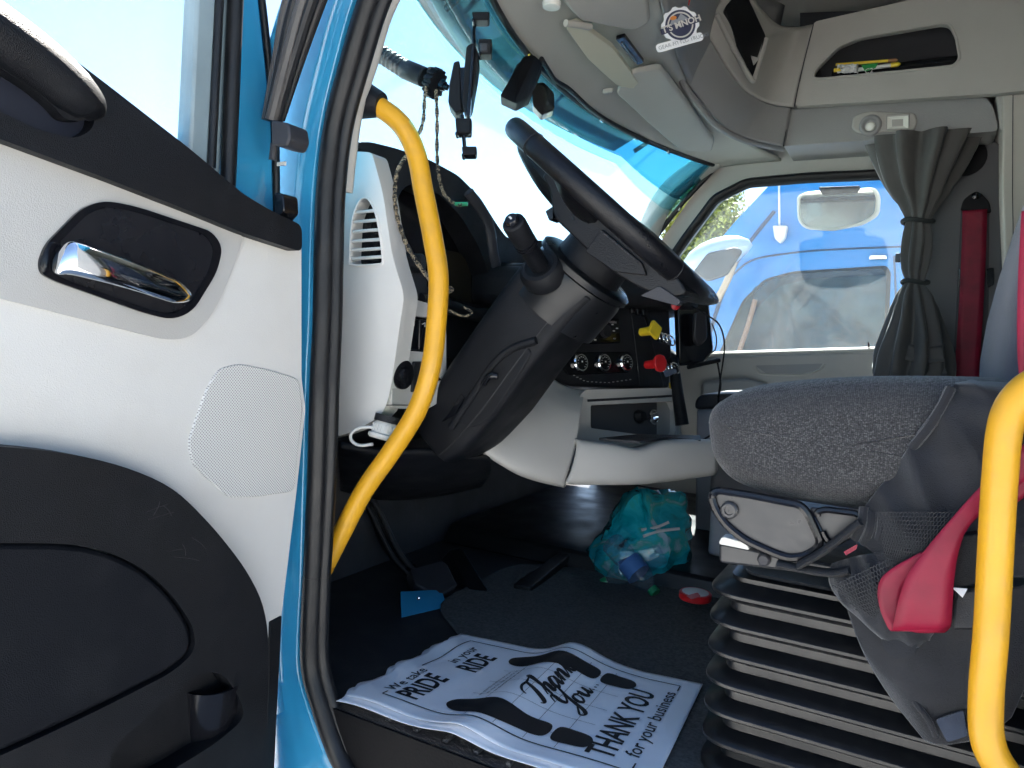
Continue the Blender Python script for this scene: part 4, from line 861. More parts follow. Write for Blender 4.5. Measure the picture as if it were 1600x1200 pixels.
pline([(.10, .40), (.88, .40)], .002); pline([(.10, .50), (.88, .50)], .002); pline([(.10, .60), (.88, .60)], .002); pline([(.10, .70), (.88, .70)], .002)
for b in (.2, .35, .5, .65, .8): pline([(b, .33), (b, .76)], .002)
def oval(pts, n=6): return [(p.x, p.y) for p in cr([V((x, y, 0)) for x, y in pts], n, True)]
def foot(bc_, fl):
    s = fl
    so = oval([(bc_-.01*s, .30), (bc_+.055*s, .315), (bc_+.085*s, .38), (bc_+.085*s, .46), (bc_+.055*s, .56), (bc_+.055*s, .645), (bc_-.045*s, .645), (bc_-.06*s, .56), (bc_-.075*s, .45), (bc_-.06*s, .345)])
    he = oval([(bc_-.047*s, .672), (bc_+.055*s, .672), (bc_+.06*s, .73), (bc_+.045*s, .775), (bc_, .79), (bc_-.045*s, .775), (bc_-.055*s, .73)])
    for nm, o in (('shoe_sole', so), ('shoe_heel', he)):
        tr_ = tessellate_polygon([[V((x, y, 0)) for x, y in o]]); pmesh(nm, o, [tuple(t) for t in tr_], .0016)
foot(.20, 1); foot(.80, -1)
# ================================================================ DRIVER SEAT
se = thing('driver_chair', 'driver seat with grey tweed cushion on a black pleated air suspension', 'seat', (.0, 1.26, 0))
SY = 1.02
cpx = [(1104, 690), (1102, 655), (1118, 632), (1160, 614), (1230, 604), (1330, 598), (1440, 597), (1560, 600), (1660, 606), (1680, 700), (1660, 790), (1560, 800), (1420, 800), (1340, 797), (1260, 787), (1190, 772), (1140, 752), (1113, 722)]
prf = cr(LY(cpx, SY), 4, True); pcn = sum(prf, V())/len(prf)
def pring(y, ins):
    out = []; n = len(prf)
    for i, p in enumerate(prf):
        t = (prf[(i+1) % n]-prf[i-1]).normalized(); nm = V((t.z, 0, -t.x))
        if nm.dot(pcn-p) < 0: nm = -nm
        q = p+nm*ins; out.append(V((q.x, y, q.z)))
    return out
rg = [[V((pcn.x+(p.x-pcn.x)*k_, SY-.014-.004*(1-k_), pcn.z+(p.z-pcn.z)*k_)) for p in pring(SY, .04)] for k_ in (.02, .35, .7)]+[pring(SY-.014, .04), pring(SY-.008, .022), pring(SY+.006, .006), pring(SY+.03, -.002), pring(SY+.08, -.006), pring(SY+.24, .004), pring(SY+.40, .008), pring(SY+.46, .016), pring(SY+.48, .04)]
cu = loft('cushion', rg, TWD, se, smooth=180)
# backrest
br = []
for (z, x0, x1, y0, y1) in ((.46, .10, .25, 1.05, 1.47), (.56, .075, .25, 1.0, 1.52), (.68, .078, .27, 1.0, 1.52), (.82, .105, .29, 1.01, 1.51), (.98, .14, .32, 1.04, 1.48), (1.10, .18, .34, 1.08, 1.44), (1.3, .24, .38, 1.13, 1.39)):
    c = V(((x0+x1)/2, (y0+y1)/2, z)); br.append([c+V(((x1-x0)/2*math.copysign(abs(cos(t))**.5, cos(t)), (y1-y0)/2*math.copysign(abs(sin(t))**.5, sin(t)), 0)) for t in [2*pi*j/24 for j in range(24)]])
loft('backrest', br, NFAB, se, sub=1, smooth=180)
# black stretch cover over the rear of the cushion
def cov(px, py, y, w_=0): return PY(px, py, y)
rws = [
 [PY(1478, 592, 1.46), PY(1520, 590, 1.47), PY(1570, 590, 1.47), PY(1640, 592, 1.47)],
 [PY(1492, 596, 1.05), PY(1530, 592, 1.05), PY(1580, 592, 1.05), PY(1650, 594, 1.05)],
 [PY(1484, 612, 1.003), PY(1520, 622, .995), PY(1570, 630, .99), PY(1650, 640, .99)],
 [PY(1456, 650, 1.0), PY(1500, 670, .985), PY(1560, 680, .98), PY(1650, 690, .98)],
 [PY(1420, 702, 1.0), PY(1470, 720, .98), PY(1540, 735, .97), PY(1650, 745, .97)],
 [PY(1384, 750, 1.0), PY(1430, 770, .98), PY(1510, 790, .965), PY(1650, 800, .965)],
 [PY(1346, 800, 1.002), PY(1390, 830, .98), PY(1470, 850, .965), PY(1650, 850, .965)],
 [PY(1335, 838, 1.0), PY(1375, 875, .975), PY(1450, 900, .965), PY(1650, 900, .965)]]
rnd = random.Random(2)
rws = [[p+V((0, rnd.uniform(-.004, .004), rnd.uniform(-.003, .003))) for p in r] for r in rws]
patch('seat_cover', rws, BFAB, se, n=12, m=9, thick=.006, wr=(.016, 9))
for k, (a, b, c, d) in enumerate([(1486, 606, 1440, 680), (1478, 625, 1425, 700), (1350, 792, 1336, 842), (1362, 800, 1350, 850), (1378, 806, 1366, 858)]):
    tube('fabric_gather', [PY(a, b, .998), PY((a+c)/2+4, (b+d)/2, .993), PY(c, d, .998)], .006, BFAB, se, s=4, n=8)
# hexagonal net pocket (real strands)
NET = mat('net_strand', (.016, .017, .02), .7)
def net(nm, quad, nx, ny, r):
    """honeycomb strands over a bilinear quad of 3D points"""
    ms = []
    def S_(u, v):
        p = (quad[0]*(1-u)+quad[1]*u)*(1-v)+(quad[3]*(1-u)+quad[2]*u)*v
        return p+V((0, -.008*sin(pi*u)*sin(pi*v), 0))
    for i in range(nx):
        for j in range(ny):
            ox = .5 if j % 2 else 0; u = (i+ox)/nx; v = j/ny; du, dv = .5/nx, .34/ny
            pts = [(u, v), (u+du, v+dv), (u+du, v+1/ny)]
            if u+du > 1: continue
            ms.append(tubem([S_(*p) for p in pts], r, 4, 0, False)); ms.append(tubem([S_(u, v), S_(max(u-du, 0), v+dv)], r, 4, 0, False))
    return build(nm, *join(*ms), NET, se, smooth=0, kind='stuff')
net('net_pocket', [PY(1370, 800, .972), PY(1500, 800, .958), PY(1440, 905, .955), PY(1385, 885, .965)], 22, 16, .0007)
patch('pocket_bag', [[PY(1300, 880, 1.0), PY(1340, 868, .985), PY(1400, 860, .97), PY(1470, 850, .96)], [PY(1295, 912, .995), PY(1335, 920, .97), PY(1390, 925, .955), PY(1460, 910, .95)], [PY(1322, 950, .99), PY(1350, 970, .965), PY(1390, 985, .955), PY(1460, 980, .95)], [PY(1370, 985, .985), PY(1385, 1005, .97), PY(1410, 1015, .965), PY(1450, 1010, .965)]], BFAB, se, n=10, m=9, thick=.004, wr=(.010, 20))
net('net_pocket', [PY(1300, 915, .968), PY(1395, 870, .955), PY(1440, 985, .948), PY(1375, 990, .965)], 20, 16, .0007)
lathe('net_ring', [(.014, -.004), (.018, -.003), (.018, .003), (.014, .004)], PY(1405, 1005, .965), (0, -1, .3), BFAB, se, n=18)
# hanging flap
patch('cover_flap', [
 [PY(1325, 905, 1.0), PY(1400, 925, .985), PY(1480, 930, .98), PY(1570, 920, .985), PY(1650, 900, .99)],
 [PY(1322, 945, .998), PY(1390, 985, .975), PY(1470, 1000, .968), PY(1570, 990, .975), PY(1650, 960, .985)],
 [PY(1350, 1020, .995), PY(1405, 1045, .97), PY(1470, 1060, .962), PY(1560, 1050, .97), PY(1640, 1010, .985)],
 [PY(1395, 1095, .995), PY(1430, 1110, .975), PY(1475, 1118, .965), PY(1540, 1105, .97), PY(1610, 1060, .985)],
 [PY(1445, 1158, .99), PY(1465, 1164, .98), PY(1495, 1165, .975), PY(1535, 1155, .98), PY(1580, 1120, .985)]], BFAB, se, n=10, m=10, thick=.004, wr=(.014, 7))
tube('flap_fold', [PY(1428, 1095, .972), PY(1450, 1125, .966), PY(1462, 1150, .97)], .004, BFAB, se, s=4, n=8)
slab('flap_label', fillet(LY([(1462, 1125), (1505, 1110), (1512, 1150), (1480, 1160)], .966), .003), (0, .002, 0), NFAB, se)
# steel side valance with raised rim, bolt and cross plate
vo = LY([(1112, 772), (1122, 766), (1160, 771), (1250, 788), (1262, 800), (1285, 850), (1262, 868), (1235, 872), (1215, 866), (1165, 844), (1133, 818), (1117, 792)], 1.0)
slab('side_valance', fillet(vo, .012), (0, .006, 0), STL, se, bev=.003)
tube('valance_rim', fillet([p+V((0, -.002, 0)) for p in vo], .012)+[fillet(vo, .012)[0]+V((0, -.002, 0))], .0055, BLKG, se, s=0, n=8)
slab('side_valance', fillet(LY([(1262, 792), (1345, 800), (1345, 830), (1310, 850), (1292, 850), (1280, 820)], 1.004), .008), (0, .006, 0), STL, se, bev=.003)
tube('valance_rim', fillet(LY([(1275, 800), (1290, 796), (1345, 803), (1345, 826), (1300, 852), (1288, 838)], 1.001), .01), .0045, BLKG, se, s=0, n=8)
lathe('bolt', [(.0115, 0), (.0115, .004), (.009, .006), (.006, .006), (.0055, .003)], PY(1140, 797, .998), (0, -1, 0), STL, se, n=20)
slab('base_plate', fillet(LY([(1123, 848), (1160, 855), (1290, 880), (1400, 900), (1400, 930), (1290, 900), (1123, 880)], 1.02), .006), (0, .4, 0), STL, se, bev=.006)
lathe('bolt', [(.009, 0), (.0085, .004), (.006, .006)], PY(1194, 874, 1.019), (0, -1, 0), DGR, se, n=16)
slab('base_pad', fillet(LY([(1122, 850), (1128, 838), (1165, 848), (1172, 860)], 1.015), .004), (0, .02, 0), GREYP, se, bev=.002)
tube('webbing_strap', [PY(1250, 882, .995), PY(1285, 862, .990), PY(1320, 835, .985), PY(1345, 815, .985)], .017, mat('strap_weave', (.02, .02, .022), .8, bump=(500, .6)), se, up=(0, 1, 0), asp=.28, s=5, n=12)
tube('webbing_strap', [PY(1215, 880, 1.0), PY(1250, 888, .998), PY(1300, 895, .99), PY(1330, 890, .985)], .012, MATS['strap_weave'], se, up=(0, 1, 0), asp=.4, s=5, n=12)
slab('buckle_tab', LY([(1318, 862), (1340, 850), (1338, 858), (1322, 868)], .975), (0, .002, 0), RED, se)
# pleated bellows
bel = []; zt = .300; nb = 7; dz = .0425
def brect(x0, x1, y0, y1, z, r):
    return [V(p) for p in fillet([V((x0, y0, z)), V((x1, y0, z)), V((x1, y1, z)), V((x0, y1, z))], r, 6)]
for k in range(nb+1):
    z = zt-k*dz
    for dzz, o in ((0, -.006), (-.006, -.006), (-.0135, .010), (-.018, .0195), (-.0195, .021), (-.0235, .021), (-.025, .0195), (-.030, .010), (-.0375, -.006)):
        if z+dzz < .004: break
        bel.append(brect(-.222-o, .30+o, 1.045-o, 1.48+o, z+dzz, .035+o))
BEL = mat('bellows_rubber', (.006, .0065, .008), .36, var=.1, vs=12, rvar=.05, dirt=((.05, .048, .045), .25, 60))
bl_ = loft('bellows', bel, BEL, se, smooth=38)
slab('bellows_dulling_plate', brect(-.20, .28, 1.065, 1.46, zt+.0015, .03), (0, 0, .004), BFAB, se)  # added dark plate, dulls the bright sky reflection on the bellows top
# ================================================================ RED SEAT BELT (driver)
def ribbon(nm, pts, wdir, w_, m, par, th=.0014, s=8):
    P_ = cr(pts, s); n = len(P_); vs = []; fs = []
    wd = [V(q) for q in wdir]; wd = cr(wd, s) if len(wd) == len(pts) else [V(wdir[0])]*n
    ww = w_ if isinstance(w_, (list, tuple)) else [w_]*len(pts)
    for i, p in enumerate(P_):
        t = (P_[min(i+1, n-1)]-P_[max(i-1, 0)]).normalized(); d = (wd[i]-t*wd[i].dot(t)).normalized()
        k = min(i//s, len(ww)-2); f = i/s-k; wx = ww[k]*(1-f)+ww[k+1]*f
        for e in (-.5, -.25, 0, .25, .5): vs.append(p+d*(wx*e))
    for i in range(n-1):
        for j in range(4): a = i*5+j; fs.append((a, a+1, a+6, a+5))
    return build(nm, vs, fs, m, par, solid=th, smooth=60, soff=0)
bt = thing('driver_seat_belt', 'crimson seat belt looped and folded beside the black seat cover', 'seat belt', PY(1440, 985, .94))
RX_ = V((1, 0, .1))
def belt(nm, le, ri, s=8, th=.0016):
    """webbing between two edge lines; each point is (px, py, y)"""
    A_ = cr([PY(*q) for q in le], s); B_ = cr([PY(*q) for q in ri], s); vs = []; fs = []
    for p, q in zip(A_, B_):
        for e in (0, .25, .5, .75, 1): vs.append(p*(1-e)+q*e)
    for i in range(len(A_)-1):
        for j in range(4): k = i*5+j; fs.append((k, k+1, k+6, k+5))
    return build(nm, vs, fs, RED, bt, solid=th, smooth=60, soff=0)
belt('webbing', [(1625, 668, .955), (1572, 722, .952), (1530, 762, .945), (1478, 820, .938), (1440, 866, .932), (1415, 905, .928), (1402, 945, .927), (1396, 975, .932), (1394, 985, .940)],
     [(1650, 700, .955), (1600, 752, .952), (1548, 790, .945), (1512, 826, .940), (1497, 866, .936), (1491, 905, .934), (1488, 945, .932), (1486, 975, .934), (1480, 985, .940)])
belt('webbing', [(1394, 985, .938), (1388, 982, .940), (1376, 955, .942), (1371, 925, .944), (1378, 902, .945), (1400, 884, .946), (1440, 862, .946)],
     [(1480, 985, .940), (1470, 988, .942), (1420, 985, .944), (1408, 955, .944), (1412, 920, .945), (1425, 905, .946), (1460, 890, .946)])
belt('webbing', [(1596, 330, 1.0), (1590, 450, .995), (1590, 560, .99), (1600, 640, .985), (1612, 700, .97)], [(1640, 330, 1.0), (1638, 450, .995), (1640, 560, .99), (1650, 640, .985), (1660, 700, .97)])
belt('webbing', [(1532, 778, .962), (1560, 760, .962), (1600, 728, .962)], [(1530, 822, .962), (1565, 802, .962), (1610, 770, .962)])
slab('belt_sleeve', fillet(LY([(1490, 838), (1532, 833), (1530, 915), (1488, 918)], .948), .004), (0, .018, 0), BLK, bt, bev=.003)
slab('belt_tag', LY([(1487, 918), (1512, 920), (1504, 934)], .947), (0, .002, 0), PAP, bt)
slab('buckle', fillet(LY([(1492, 925), (1535, 918), (1535, 985), (1488, 985)], .96), .006), (0, .02, 0), DGR, bt, bev=.004)
# ================================================================ BAG, TIN
bg = thing('bottle_bag', 'crumpled teal plastic bag with empty bottles on the floor by the tunnel', 'plastic bag', PZ(1000, 908, .05))
BGM = mat('bag_film', (.01, .25, .31), .15, spec=.8, coat=.6, trans=.0, var=.8, vs=14)
def mixbag():
    m = BGM; N = m.node_tree; L = N.links.new; b = N.nodes['Principled BSDF']
    tc = N.nodes.new('ShaderNodeTexCoord'); v = N.nodes.new('ShaderNodeTexNoise'); v.inputs['Scale'].default_value = 11; v.inputs['Detail'].default_value = 6; v.inputs['Distortion'].default_value = 1.5; L(tc.outputs['Object'], v.inputs['Vector'])
    r = N.nodes.new('ShaderNodeValToRGB'); e = r.color_ramp.elements; e[0].position = .33; e[0].color = (.008, .05, .08, 1); e[1].position = .68; e[1].color = (.30, .45, .55, 1)
    for p, c in ((.42, (.0, .28, .34, 1)), (.53, (.02, .42, .52, 1)), (.6, (.03, .36, .32, 1))): x = e.new(p); x.color = c
    L(v.outputs['Fac'], r.inputs[0]); L(r.outputs[0], b.inputs['Base Color'])
    tr_ = N.nodes.new('ShaderNodeBsdfTransparent'); tr_.inputs[0].default_value = (.35, .75, .8, 1); mx = N.nodes.new('ShaderNodeMixShader'); mx.inputs[0].default_value = .10
    o = N.nodes['Material Output']; L(b.outputs[0], mx.inputs[1]); L(tr_.outputs[0], mx.inputs[2]); L(mx.outputs[0], o.inputs[0])
mixbag()
bo_ = [(985, 772), (1030, 770), (1062, 778), (1071, 810), (1073, 860), (1066, 905), (1035, 918), (985, 912), (942, 905), (924, 868), (945, 835), (958, 800)]
bz = cr([PD(a, b, 1.98) for a, b in bo_], 4, True); bcn = sum(bz, V())/len(bz); rnd = random.Random(11); rgs = []
for k in range(13):
    t = -1+2*k/12; s = max(.12, (1-abs(t)**2.6))**.5; row = []
    for p in bz:
        q = bcn+(p-bcn)*s+FW*(.11*t); d = NZ.noise(q*16)*.022+NZ.noise(q*38)*.011+abs(NZ.noise(q*27+V((3, 1, 2))))*.014
        q = q+(q-bcn).normalized()*d; row.append(q)
    rgs.append(row)
loft('bag_film', rgs, BGM, bg, smooth=24)
PET = glassm('bottle_plastic', (.75, .88, .95), dust=.12, rough=.08)
def bottle(a, b, d, ax, capm):
    o = PD(a, b, d); t = lathe('bottle', [(.026, 0), (.031, .006), (.031, .05), (.028, .06), (.031, .07), (.031, .12), (.022, .145), (.012, .155), (.012, .165)], o, ax, PET, bg, n=18)
    lathe('bottle_cap', [(.014, .160), (.014, .175), (.003, .176)], o, ax, capm, t, n=16)
    lathe('bottle_label', [(.0315, .072), (.0315, .112)], o, ax, mat('label_blue', (.06, .17, .42), .4) if 'label_blue' not in MATS else MATS['label_blue'], t, n=18)
bottle(1035, 862, 1.88, V((-.35, -.18, -.25)), GRN); bottle(955, 846, 1.90, V((.3, -.1, -.2)), GRN)
tube('bag_fold', [PD(a, b, 1.865) for a, b in ((1002, 828), (1025, 824), (1045, 816))], .004, mat('film_white', (.45, .5, .5), .2), bg, s=4, n=6)
tube('bag_fold', [PD(a, b, 1.862) for a, b in ((1005, 838), (1030, 830), (1062, 826))], .004, MATS['film_white'], bg, s=4, n=6)
tn = thing('round_tin', 'small round red and white tin lying flat on the carpet edge', 'tin', PZ(1086, 932, .06))
lathe('tin_body', [(.034, 0), (.036, .002), (.036, .014), (.034, .016)], PZ(1086, 936, .05), (0, 0, 1), REDP, tn, n=32)
lathe('tin_lid', [(.030, .0165), (.028, .0172), (.001, .0172)], PZ(1086, 936, .05), (0, 0, 1), GREYP, tn, n=28)
slab('lid_print', fillet([PZ(a, b, .0685) for a, b in ((1072, 931), (1090, 926), (1095, 932), (1080, 937))], .004), (0, 0, .0006), REDP, tn)
# ================================================================ OVERHEAD CONSOLE
oc = thing('overhead_console', 'grey moulded overhead console with storage cubbies and reading lamp', 'console', (-.3, 2.6, 1.3))
UY = 2.56
def DEP(p): return (p-CAM).dot(FW)
def LZat(x, y):
    s = (x-HX(y))/(GX(y)-HX(y)); s = max(-.2, min(1, s)); return 1.30+(GZ(y)-1.3)*s
def HL(px, py, off=.02):
    d = .8
    while d < 3.2:
        p = PD(px, py, d)
        if .95 < p.y < 2.83 and p.x < GX(p.y)+.02 and p.z > LZat(p.x, p.y)-off: return p
        d += .004
    return PZ(px, py, 1.36-off)
cubo = LY([(1270, 122), (1274, 108), (1310, 72), (1345, 58), (1470, 36), (1484, 38), (1494, 58), (1500, 92), (1490, 103), (1400, 112), (1282, 123)], UY)
slab('upper_panel', fillet(LY([(1242, 166), (1256, 100), (1268, 50), (1272, 34), (1420, 0), (1500, -30), (1600, -60), (1720, -60), (1720, 130), (1556, 146)], UY), .012), (0, .03, 0), TAU, oc, bev=.008, seg=3, holes=[fillet(cubo, .015)])
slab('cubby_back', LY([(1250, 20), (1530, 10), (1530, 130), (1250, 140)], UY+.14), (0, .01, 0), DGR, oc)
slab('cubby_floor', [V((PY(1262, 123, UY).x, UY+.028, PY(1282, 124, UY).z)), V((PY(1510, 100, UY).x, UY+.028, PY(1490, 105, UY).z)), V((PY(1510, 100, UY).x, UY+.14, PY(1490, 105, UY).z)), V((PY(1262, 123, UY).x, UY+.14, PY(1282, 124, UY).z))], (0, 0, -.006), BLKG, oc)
tube('cubby_rim', fillet(cubo, .015)+[fillet(cubo, .015)[0]], .004, TAU, oc, s=0, n=6)
slab('lower_band', fillet(LY([(1224, 229), (1234, 170), (1400, 158), (1540, 150), (1552, 165), (1562, 205), (1400, 216)], UY+.06), [.004, .004, .01, .03, .03, .02, .01]), (0, .22, 0), TAUD, oc, bev=.008, seg=3)
slab('end_block', fillet(LY([(1556, 146), (1600, 130), (1600, 200), (1563, 204)], UY+.052), .01), (0, .25, 0), TAU, oc, bev=.006)
# swept corner: lower dark band and upper fascia
patch('corner_band', [LD([(1062, 108, 2.20), (1070, 125, 2.22), (1090, 152, 2.28), (1122, 190, 2.36), (1165, 215, 2.44), (1224, 229, DEP(PY(1224, 229, UY+.06)))]), LD([(1080, 75, 2.19), (1092, 98, 2.21), (1112, 130, 2.27), (1145, 168, 2.35), (1180, 190, 2.43), (1229, 199, DEP(PY(1229, 199, UY+.05)))]), LD([(1100, 40, 2.20), (1115, 68, 2.22), (1138, 105, 2.28), (1168, 142, 2.36), (1200, 160, 2.43), (1234, 168, DEP(PY(1234, 168, UY+.04)))])], TAUD, oc, n=6, m=6, thick=.012)
patch('corner_fascia', [LD([(1100, 40, 2.17), (1115, 68, 2.19), (1138, 105, 2.25), (1168, 142, 2.33), (1200, 160, 2.40), (1240, 167, DEP(PY(1240, 167, UY)))]), LD([(1128, 0, 2.16), (1145, 40, 2.18), (1165, 80, 2.26), (1190, 105, 2.34), (1218, 112, 2.40), (1250, 118, DEP(PY(1250, 118, UY)))]), LD([(1150, -50, 2.18), (1180, 0, 2.22), (1200, 25, 2.30), (1220, 40, 2.36), (1245, 42, 2.41), (1270, 38, DEP(PY(1270, 38, UY)))])], TAU, oc, n=6, m=6, thick=.012)
tube('console_seam', LY([(1241, 167), (1251, 118), (1271, 38)], UY-.004), .0018, DGR, oc, n=6, s=4)
tube('console_seam', LY([(1224, 229), (1229, 199), (1236, 168)], UY+.04), .0018, DGR, oc, n=6, s=4)
tube('console_lip', LD([(1040, 45, 2.14), (1056, 92, 2.18), (1066, 128, 2.22), (1088, 160, 2.27), (1120, 196, 2.35), (1165, 220, 2.45), (1224, 232, 2.55)]), .010, TAUD, oc, n=10, s=6)
pkx = slab('pocket_shade_panel', fillet(LD([(1132, 12, 2.14), (1142, 0, 2.15), (1166, -10, 2.18), (1196, 55, 2.27), (1196, 78, 2.28), (1180, 122, 2.29), (1172, 118, 2.27)]), .01), FW*.02, BLK, oc)  # no opening cut: flat black panel paints the pocket's shaded inside
slab('pocket_divider', fillet(LD([(1168, 72, 2.24), (1192, 64, 2.265), (1186, 92, 2.275), (1178, 102, 2.265)]), .004), FW*.01, LGR, pkx, bev=.002)
tube('pocket_rim', LD([(1120, 22, 2.14), (1140, 62, 2.18), (1160, 100, 2.25), (1176, 126, 2.28), (1182, 112, 2.28), (1198, 60, 2.27)]), .008, TAU, pkx, n=8, s=5)
# reading lamp
rl = thing('reading_lamp', 'recessed reading lamp with a round spot and a clear square lens', 'lamp', PY(1380, 190, UY+.052))
slab('bezel', fillet(LY([(1330, 200), (1333, 182), (1345, 176), (1360, 173), (1375, 174), (1430, 176), (1434, 190), (1428, 203), (1340, 208)], UY+.052), .01), (0, .02, 0), TAU, rl, bev=.005, seg=3)
lathe('spot_housing', [(.033, 0), (.031, .012), (.026, .016), (.022, .015), (.016, .008)], PY(1360, 196, UY+.052), (.05, -1, -.2), TAUD, rl, n=28)
lathe('spot_lens', [(.015, .008), (.012, .016), (.006, .018)], PY(1360, 198, UY+.052), (.05, -1, -.2), mat('lens_clear', (.75, .74, .66), .12, spec=.9), rl, n=20)
ln = LY([(1385, 181), (1420, 179), (1420, 201), (1385, 203)], UY+.046)
lc = sum(ln, V())/4+V((0, .012, 0))
build('square_lens', ln+[lc], [(0, 1, 4), (1, 2, 4), (2, 3, 4), (3, 0, 4)], mat('lens_faceted', (.85, .84, .76), .12, spec=.9), rl, smooth=0)
tube('lens_frame', ln+[ln[0]], .003, TAU, rl, s=0, n=6)
# things lying in the cubby
def stick(nm, label, a, b, r, m, cat, dep=.05, caps=None):
    t = thing(nm, label, cat, PY(a[0], a[1], UY+dep)); tube('shaft', [PY(*a, UY+dep), PY(*b, UY+dep)], r, m, t, s=1, n=10)
    if caps: lathe('tip', [(r*1.15, 0), (r*1.15, .02), (r*.4, .026)], PY(*b, UY+dep), PY(*b, UY+dep)-PY(*a, UY+dep), caps, t, n=10)
stick('umbrella', 'long slim black tube lying along the cubby shelf', (1300, 118), (1495, 96), .016, BLKG, 'tube', .07)
stick('pencil', 'yellow pencil lying on the overhead shelf, pointing right', (1306, 101), (1388, 95), .0045, YELP, 'pencil', .02, mat('pencil_wood', (.35, .18, .08), .7))
stick('pen', 'white pen with yellow end in the overhead cubby', (1318, 112), (1392, 102), .006, GREYP, 'pen', .012, YELP)
stick('marker', 'short yellow marker at the left of the overhead cubby', (1303, 110), (1322, 108), .006, YELP, 'marker', .012)
wr = thing('candy_wrapper', 'crumpled white wrapper with pale stripes in the overhead cubby', 'wrapper', PY(1320, 110, UY+.01))
rnd = random.Random(4); vs = []; fs = []
for k in range(12):
    for j in range(5): vs.append(PY(1308+k*3, 101+j*3+rnd.uniform(-2, 2), UY+.006+rnd.uniform(-.006, .006)))
for k in range(11):
    for j in range(4): a = k*5+j; fs.append((a, a+1, a+6, a+5))
build('foil', vs, fs, mat('foil_white', (.6, .6, .58), .35, var=.4, vs=60), wr, solid=.001, smooth=20)
gp = thing('green_packet', 'small green and white packet lying over the pens in the cubby', 'packet', PY(1358, 105, UY+.006))
slab('packet_film', LY([(1346, 102), (1372, 98), (1368, 106), (1352, 112)], UY+.004), (0, .004, 0), mat('packet_green', (.02, .3, .06), .4), gp)
lettering('packet_print', 'C2', PY(1351, 115, UY+.002), (1, 0, .04), (0, 0, 1), .02, WHT, gp)
# ================================================================ SUN VISORS
def hz(a, b, z): return PZ(a, b, z)
v1 = thing('sun_visor', 'cream sun visor folded down from the middle of the windscreen header', 'sun visor', hz(905, 40, 1.36), 'sun visors along the windscreen header')
slab('visor_pad', fillet([HL(884, 44), HL(903, 36), HL(958, 76), HL(1004, 138), HL(1002, 151), HL(962, 132), HL(918, 92)], .012), V((-.004, .004, .016)), mat('visor_cream', (.62, .60, .47), .7, bump=(500, .3)), v1, bev=.006, seg=3)
tube('visor_pivot', [HL(884, 36), HL(900, 38), HL(922, 42)], .008, TAU, v1, s=3)
v2 = thing('sun_visor', 'grey stowed sun visor at the passenger end of the windscreen header', 'sun visor', hz(1050, 180, 1.36), 'sun visors along the windscreen header')
slab('visor_pad', fillet([HL(988, 114), HL(1032, 106), HL(1116, 220), HL(1112, 238), HL(1062, 236), HL(1010, 190), HL(962, 146)], .02), V((0, 0, .016)), HEAD, v2, bev=.006, seg=3)
box('visor_clip', HL(950, 142), (.03, .012, .012), TAU, v2, bev=.003)
v3 = thing('sun_visor', 'grey rounded sun visor above the driver, cut by the top of the picture', 'sun visor', hz(940, 10, 1.36), 'sun visors along the windscreen header')
slab('visor_pad', fillet([HL(862, -40), HL(880, 5), HL(905, 34), HL(990, 50), HL(1016, 36), HL(1006, -60), HL(900, -90)], .02), V((0, 0, .018)), TAU, v3, bev=.008, seg=3)
lathe('pivot_cap', [(.020, 0), (.018, .01), (.012, .012)], HL(862, 4), (0, 0, -1), GREYP, v3, n=20)
hk = thing('slot_grille', 'dark slotted bracket on the header between two visors', 'bracket', HL(985, 80))
slab('slot', fillet([HL(962, 62), HL(976, 58), HL(1006, 98), HL(996, 102)], .004), V((0, 0, .01)), BLKG, hk, bev=.002)
tube('latch_bar', [HL(972, 66), HL(995, 96)], .003, STL, hk, s=1)
for a, b in ((1031, 29), (1020, 37)): pass
# ---- badge sticker hanging on a red string
bd_ = thing('badge', 'round white-edged emblem badge hanging from a red string', 'badge', PD(1062, 40, 1.76))
BPl = (PD(1062, 40, 1.76), -FW); bx = (PD(1092, 56, 1.76)-PD(1032, 73, 1.76)).normalized(); by = (UP-bx*UP.dot(bx)).normalized(); bn_ = bx.cross(by)
if bn_.dot(FW) > 0: bn_ = -bn_
bo2 = PD(1063, 39, 1.76)
def bring(r0, n=40, wob=0): return [bo2+bx*(((r0+wob*(1 if (j//2) % 2 else 0))*.86)*cos(2*pi*j/n))+by*(((r0+wob*(1 if (j//2) % 2 else 0))*.86)*sin(2*pi*j/n)) for j in range(n)]
slab('backing', bring(.048, 40, .005), -bn_*.002, PAP, bd_)
NAVY = mat('badge_navy', (.045, .05, .10), .4)
slab('disc', [p+bn_*.0006 for p in bring(.042)], -bn_*.0005, NAVY, bd_)
slab('ring', [p+bn_*.0012 for p in bring(.036)], -bn_*.0005, GREYP, bd_, holes=[[p+bn_*.0012 for p in bring(.032)]])
slab('mountain', [bo2+bn_*.0014+bx*a+by*b for a, b in ((-.026, .004), (-.012, .024), (-.004, .014), (.008, .026), (.026, .004))], -bn_*.0004, mat('badge_grey', (.3, .32, .36), .5), bd_)
slab('sun_mark', [bo2+bn_*.0016+bx*(-.012+.008*cos(t))+by*(.02+.005*sin(t)) for t in [2*pi*j/14 for j in range(14)]], -bn_*.0004, mat('badge_orange', (.75, .25, .05), .5), bd_)
slab('banner', [bo2+bn_*.002+bx*a+by*b for a, b in ((-.050, -.012), (.045, -.006), (.045, .010), (-.050, .002))], -bn_*.0004, NAVY, bd_)
lettering('badge_text', "T'S MNOH", bo2-bx*.046-by*.009+bn_*.0024, bx+by*.06, by, .021, WHT, bd_, bold=.0006, lift=.0)
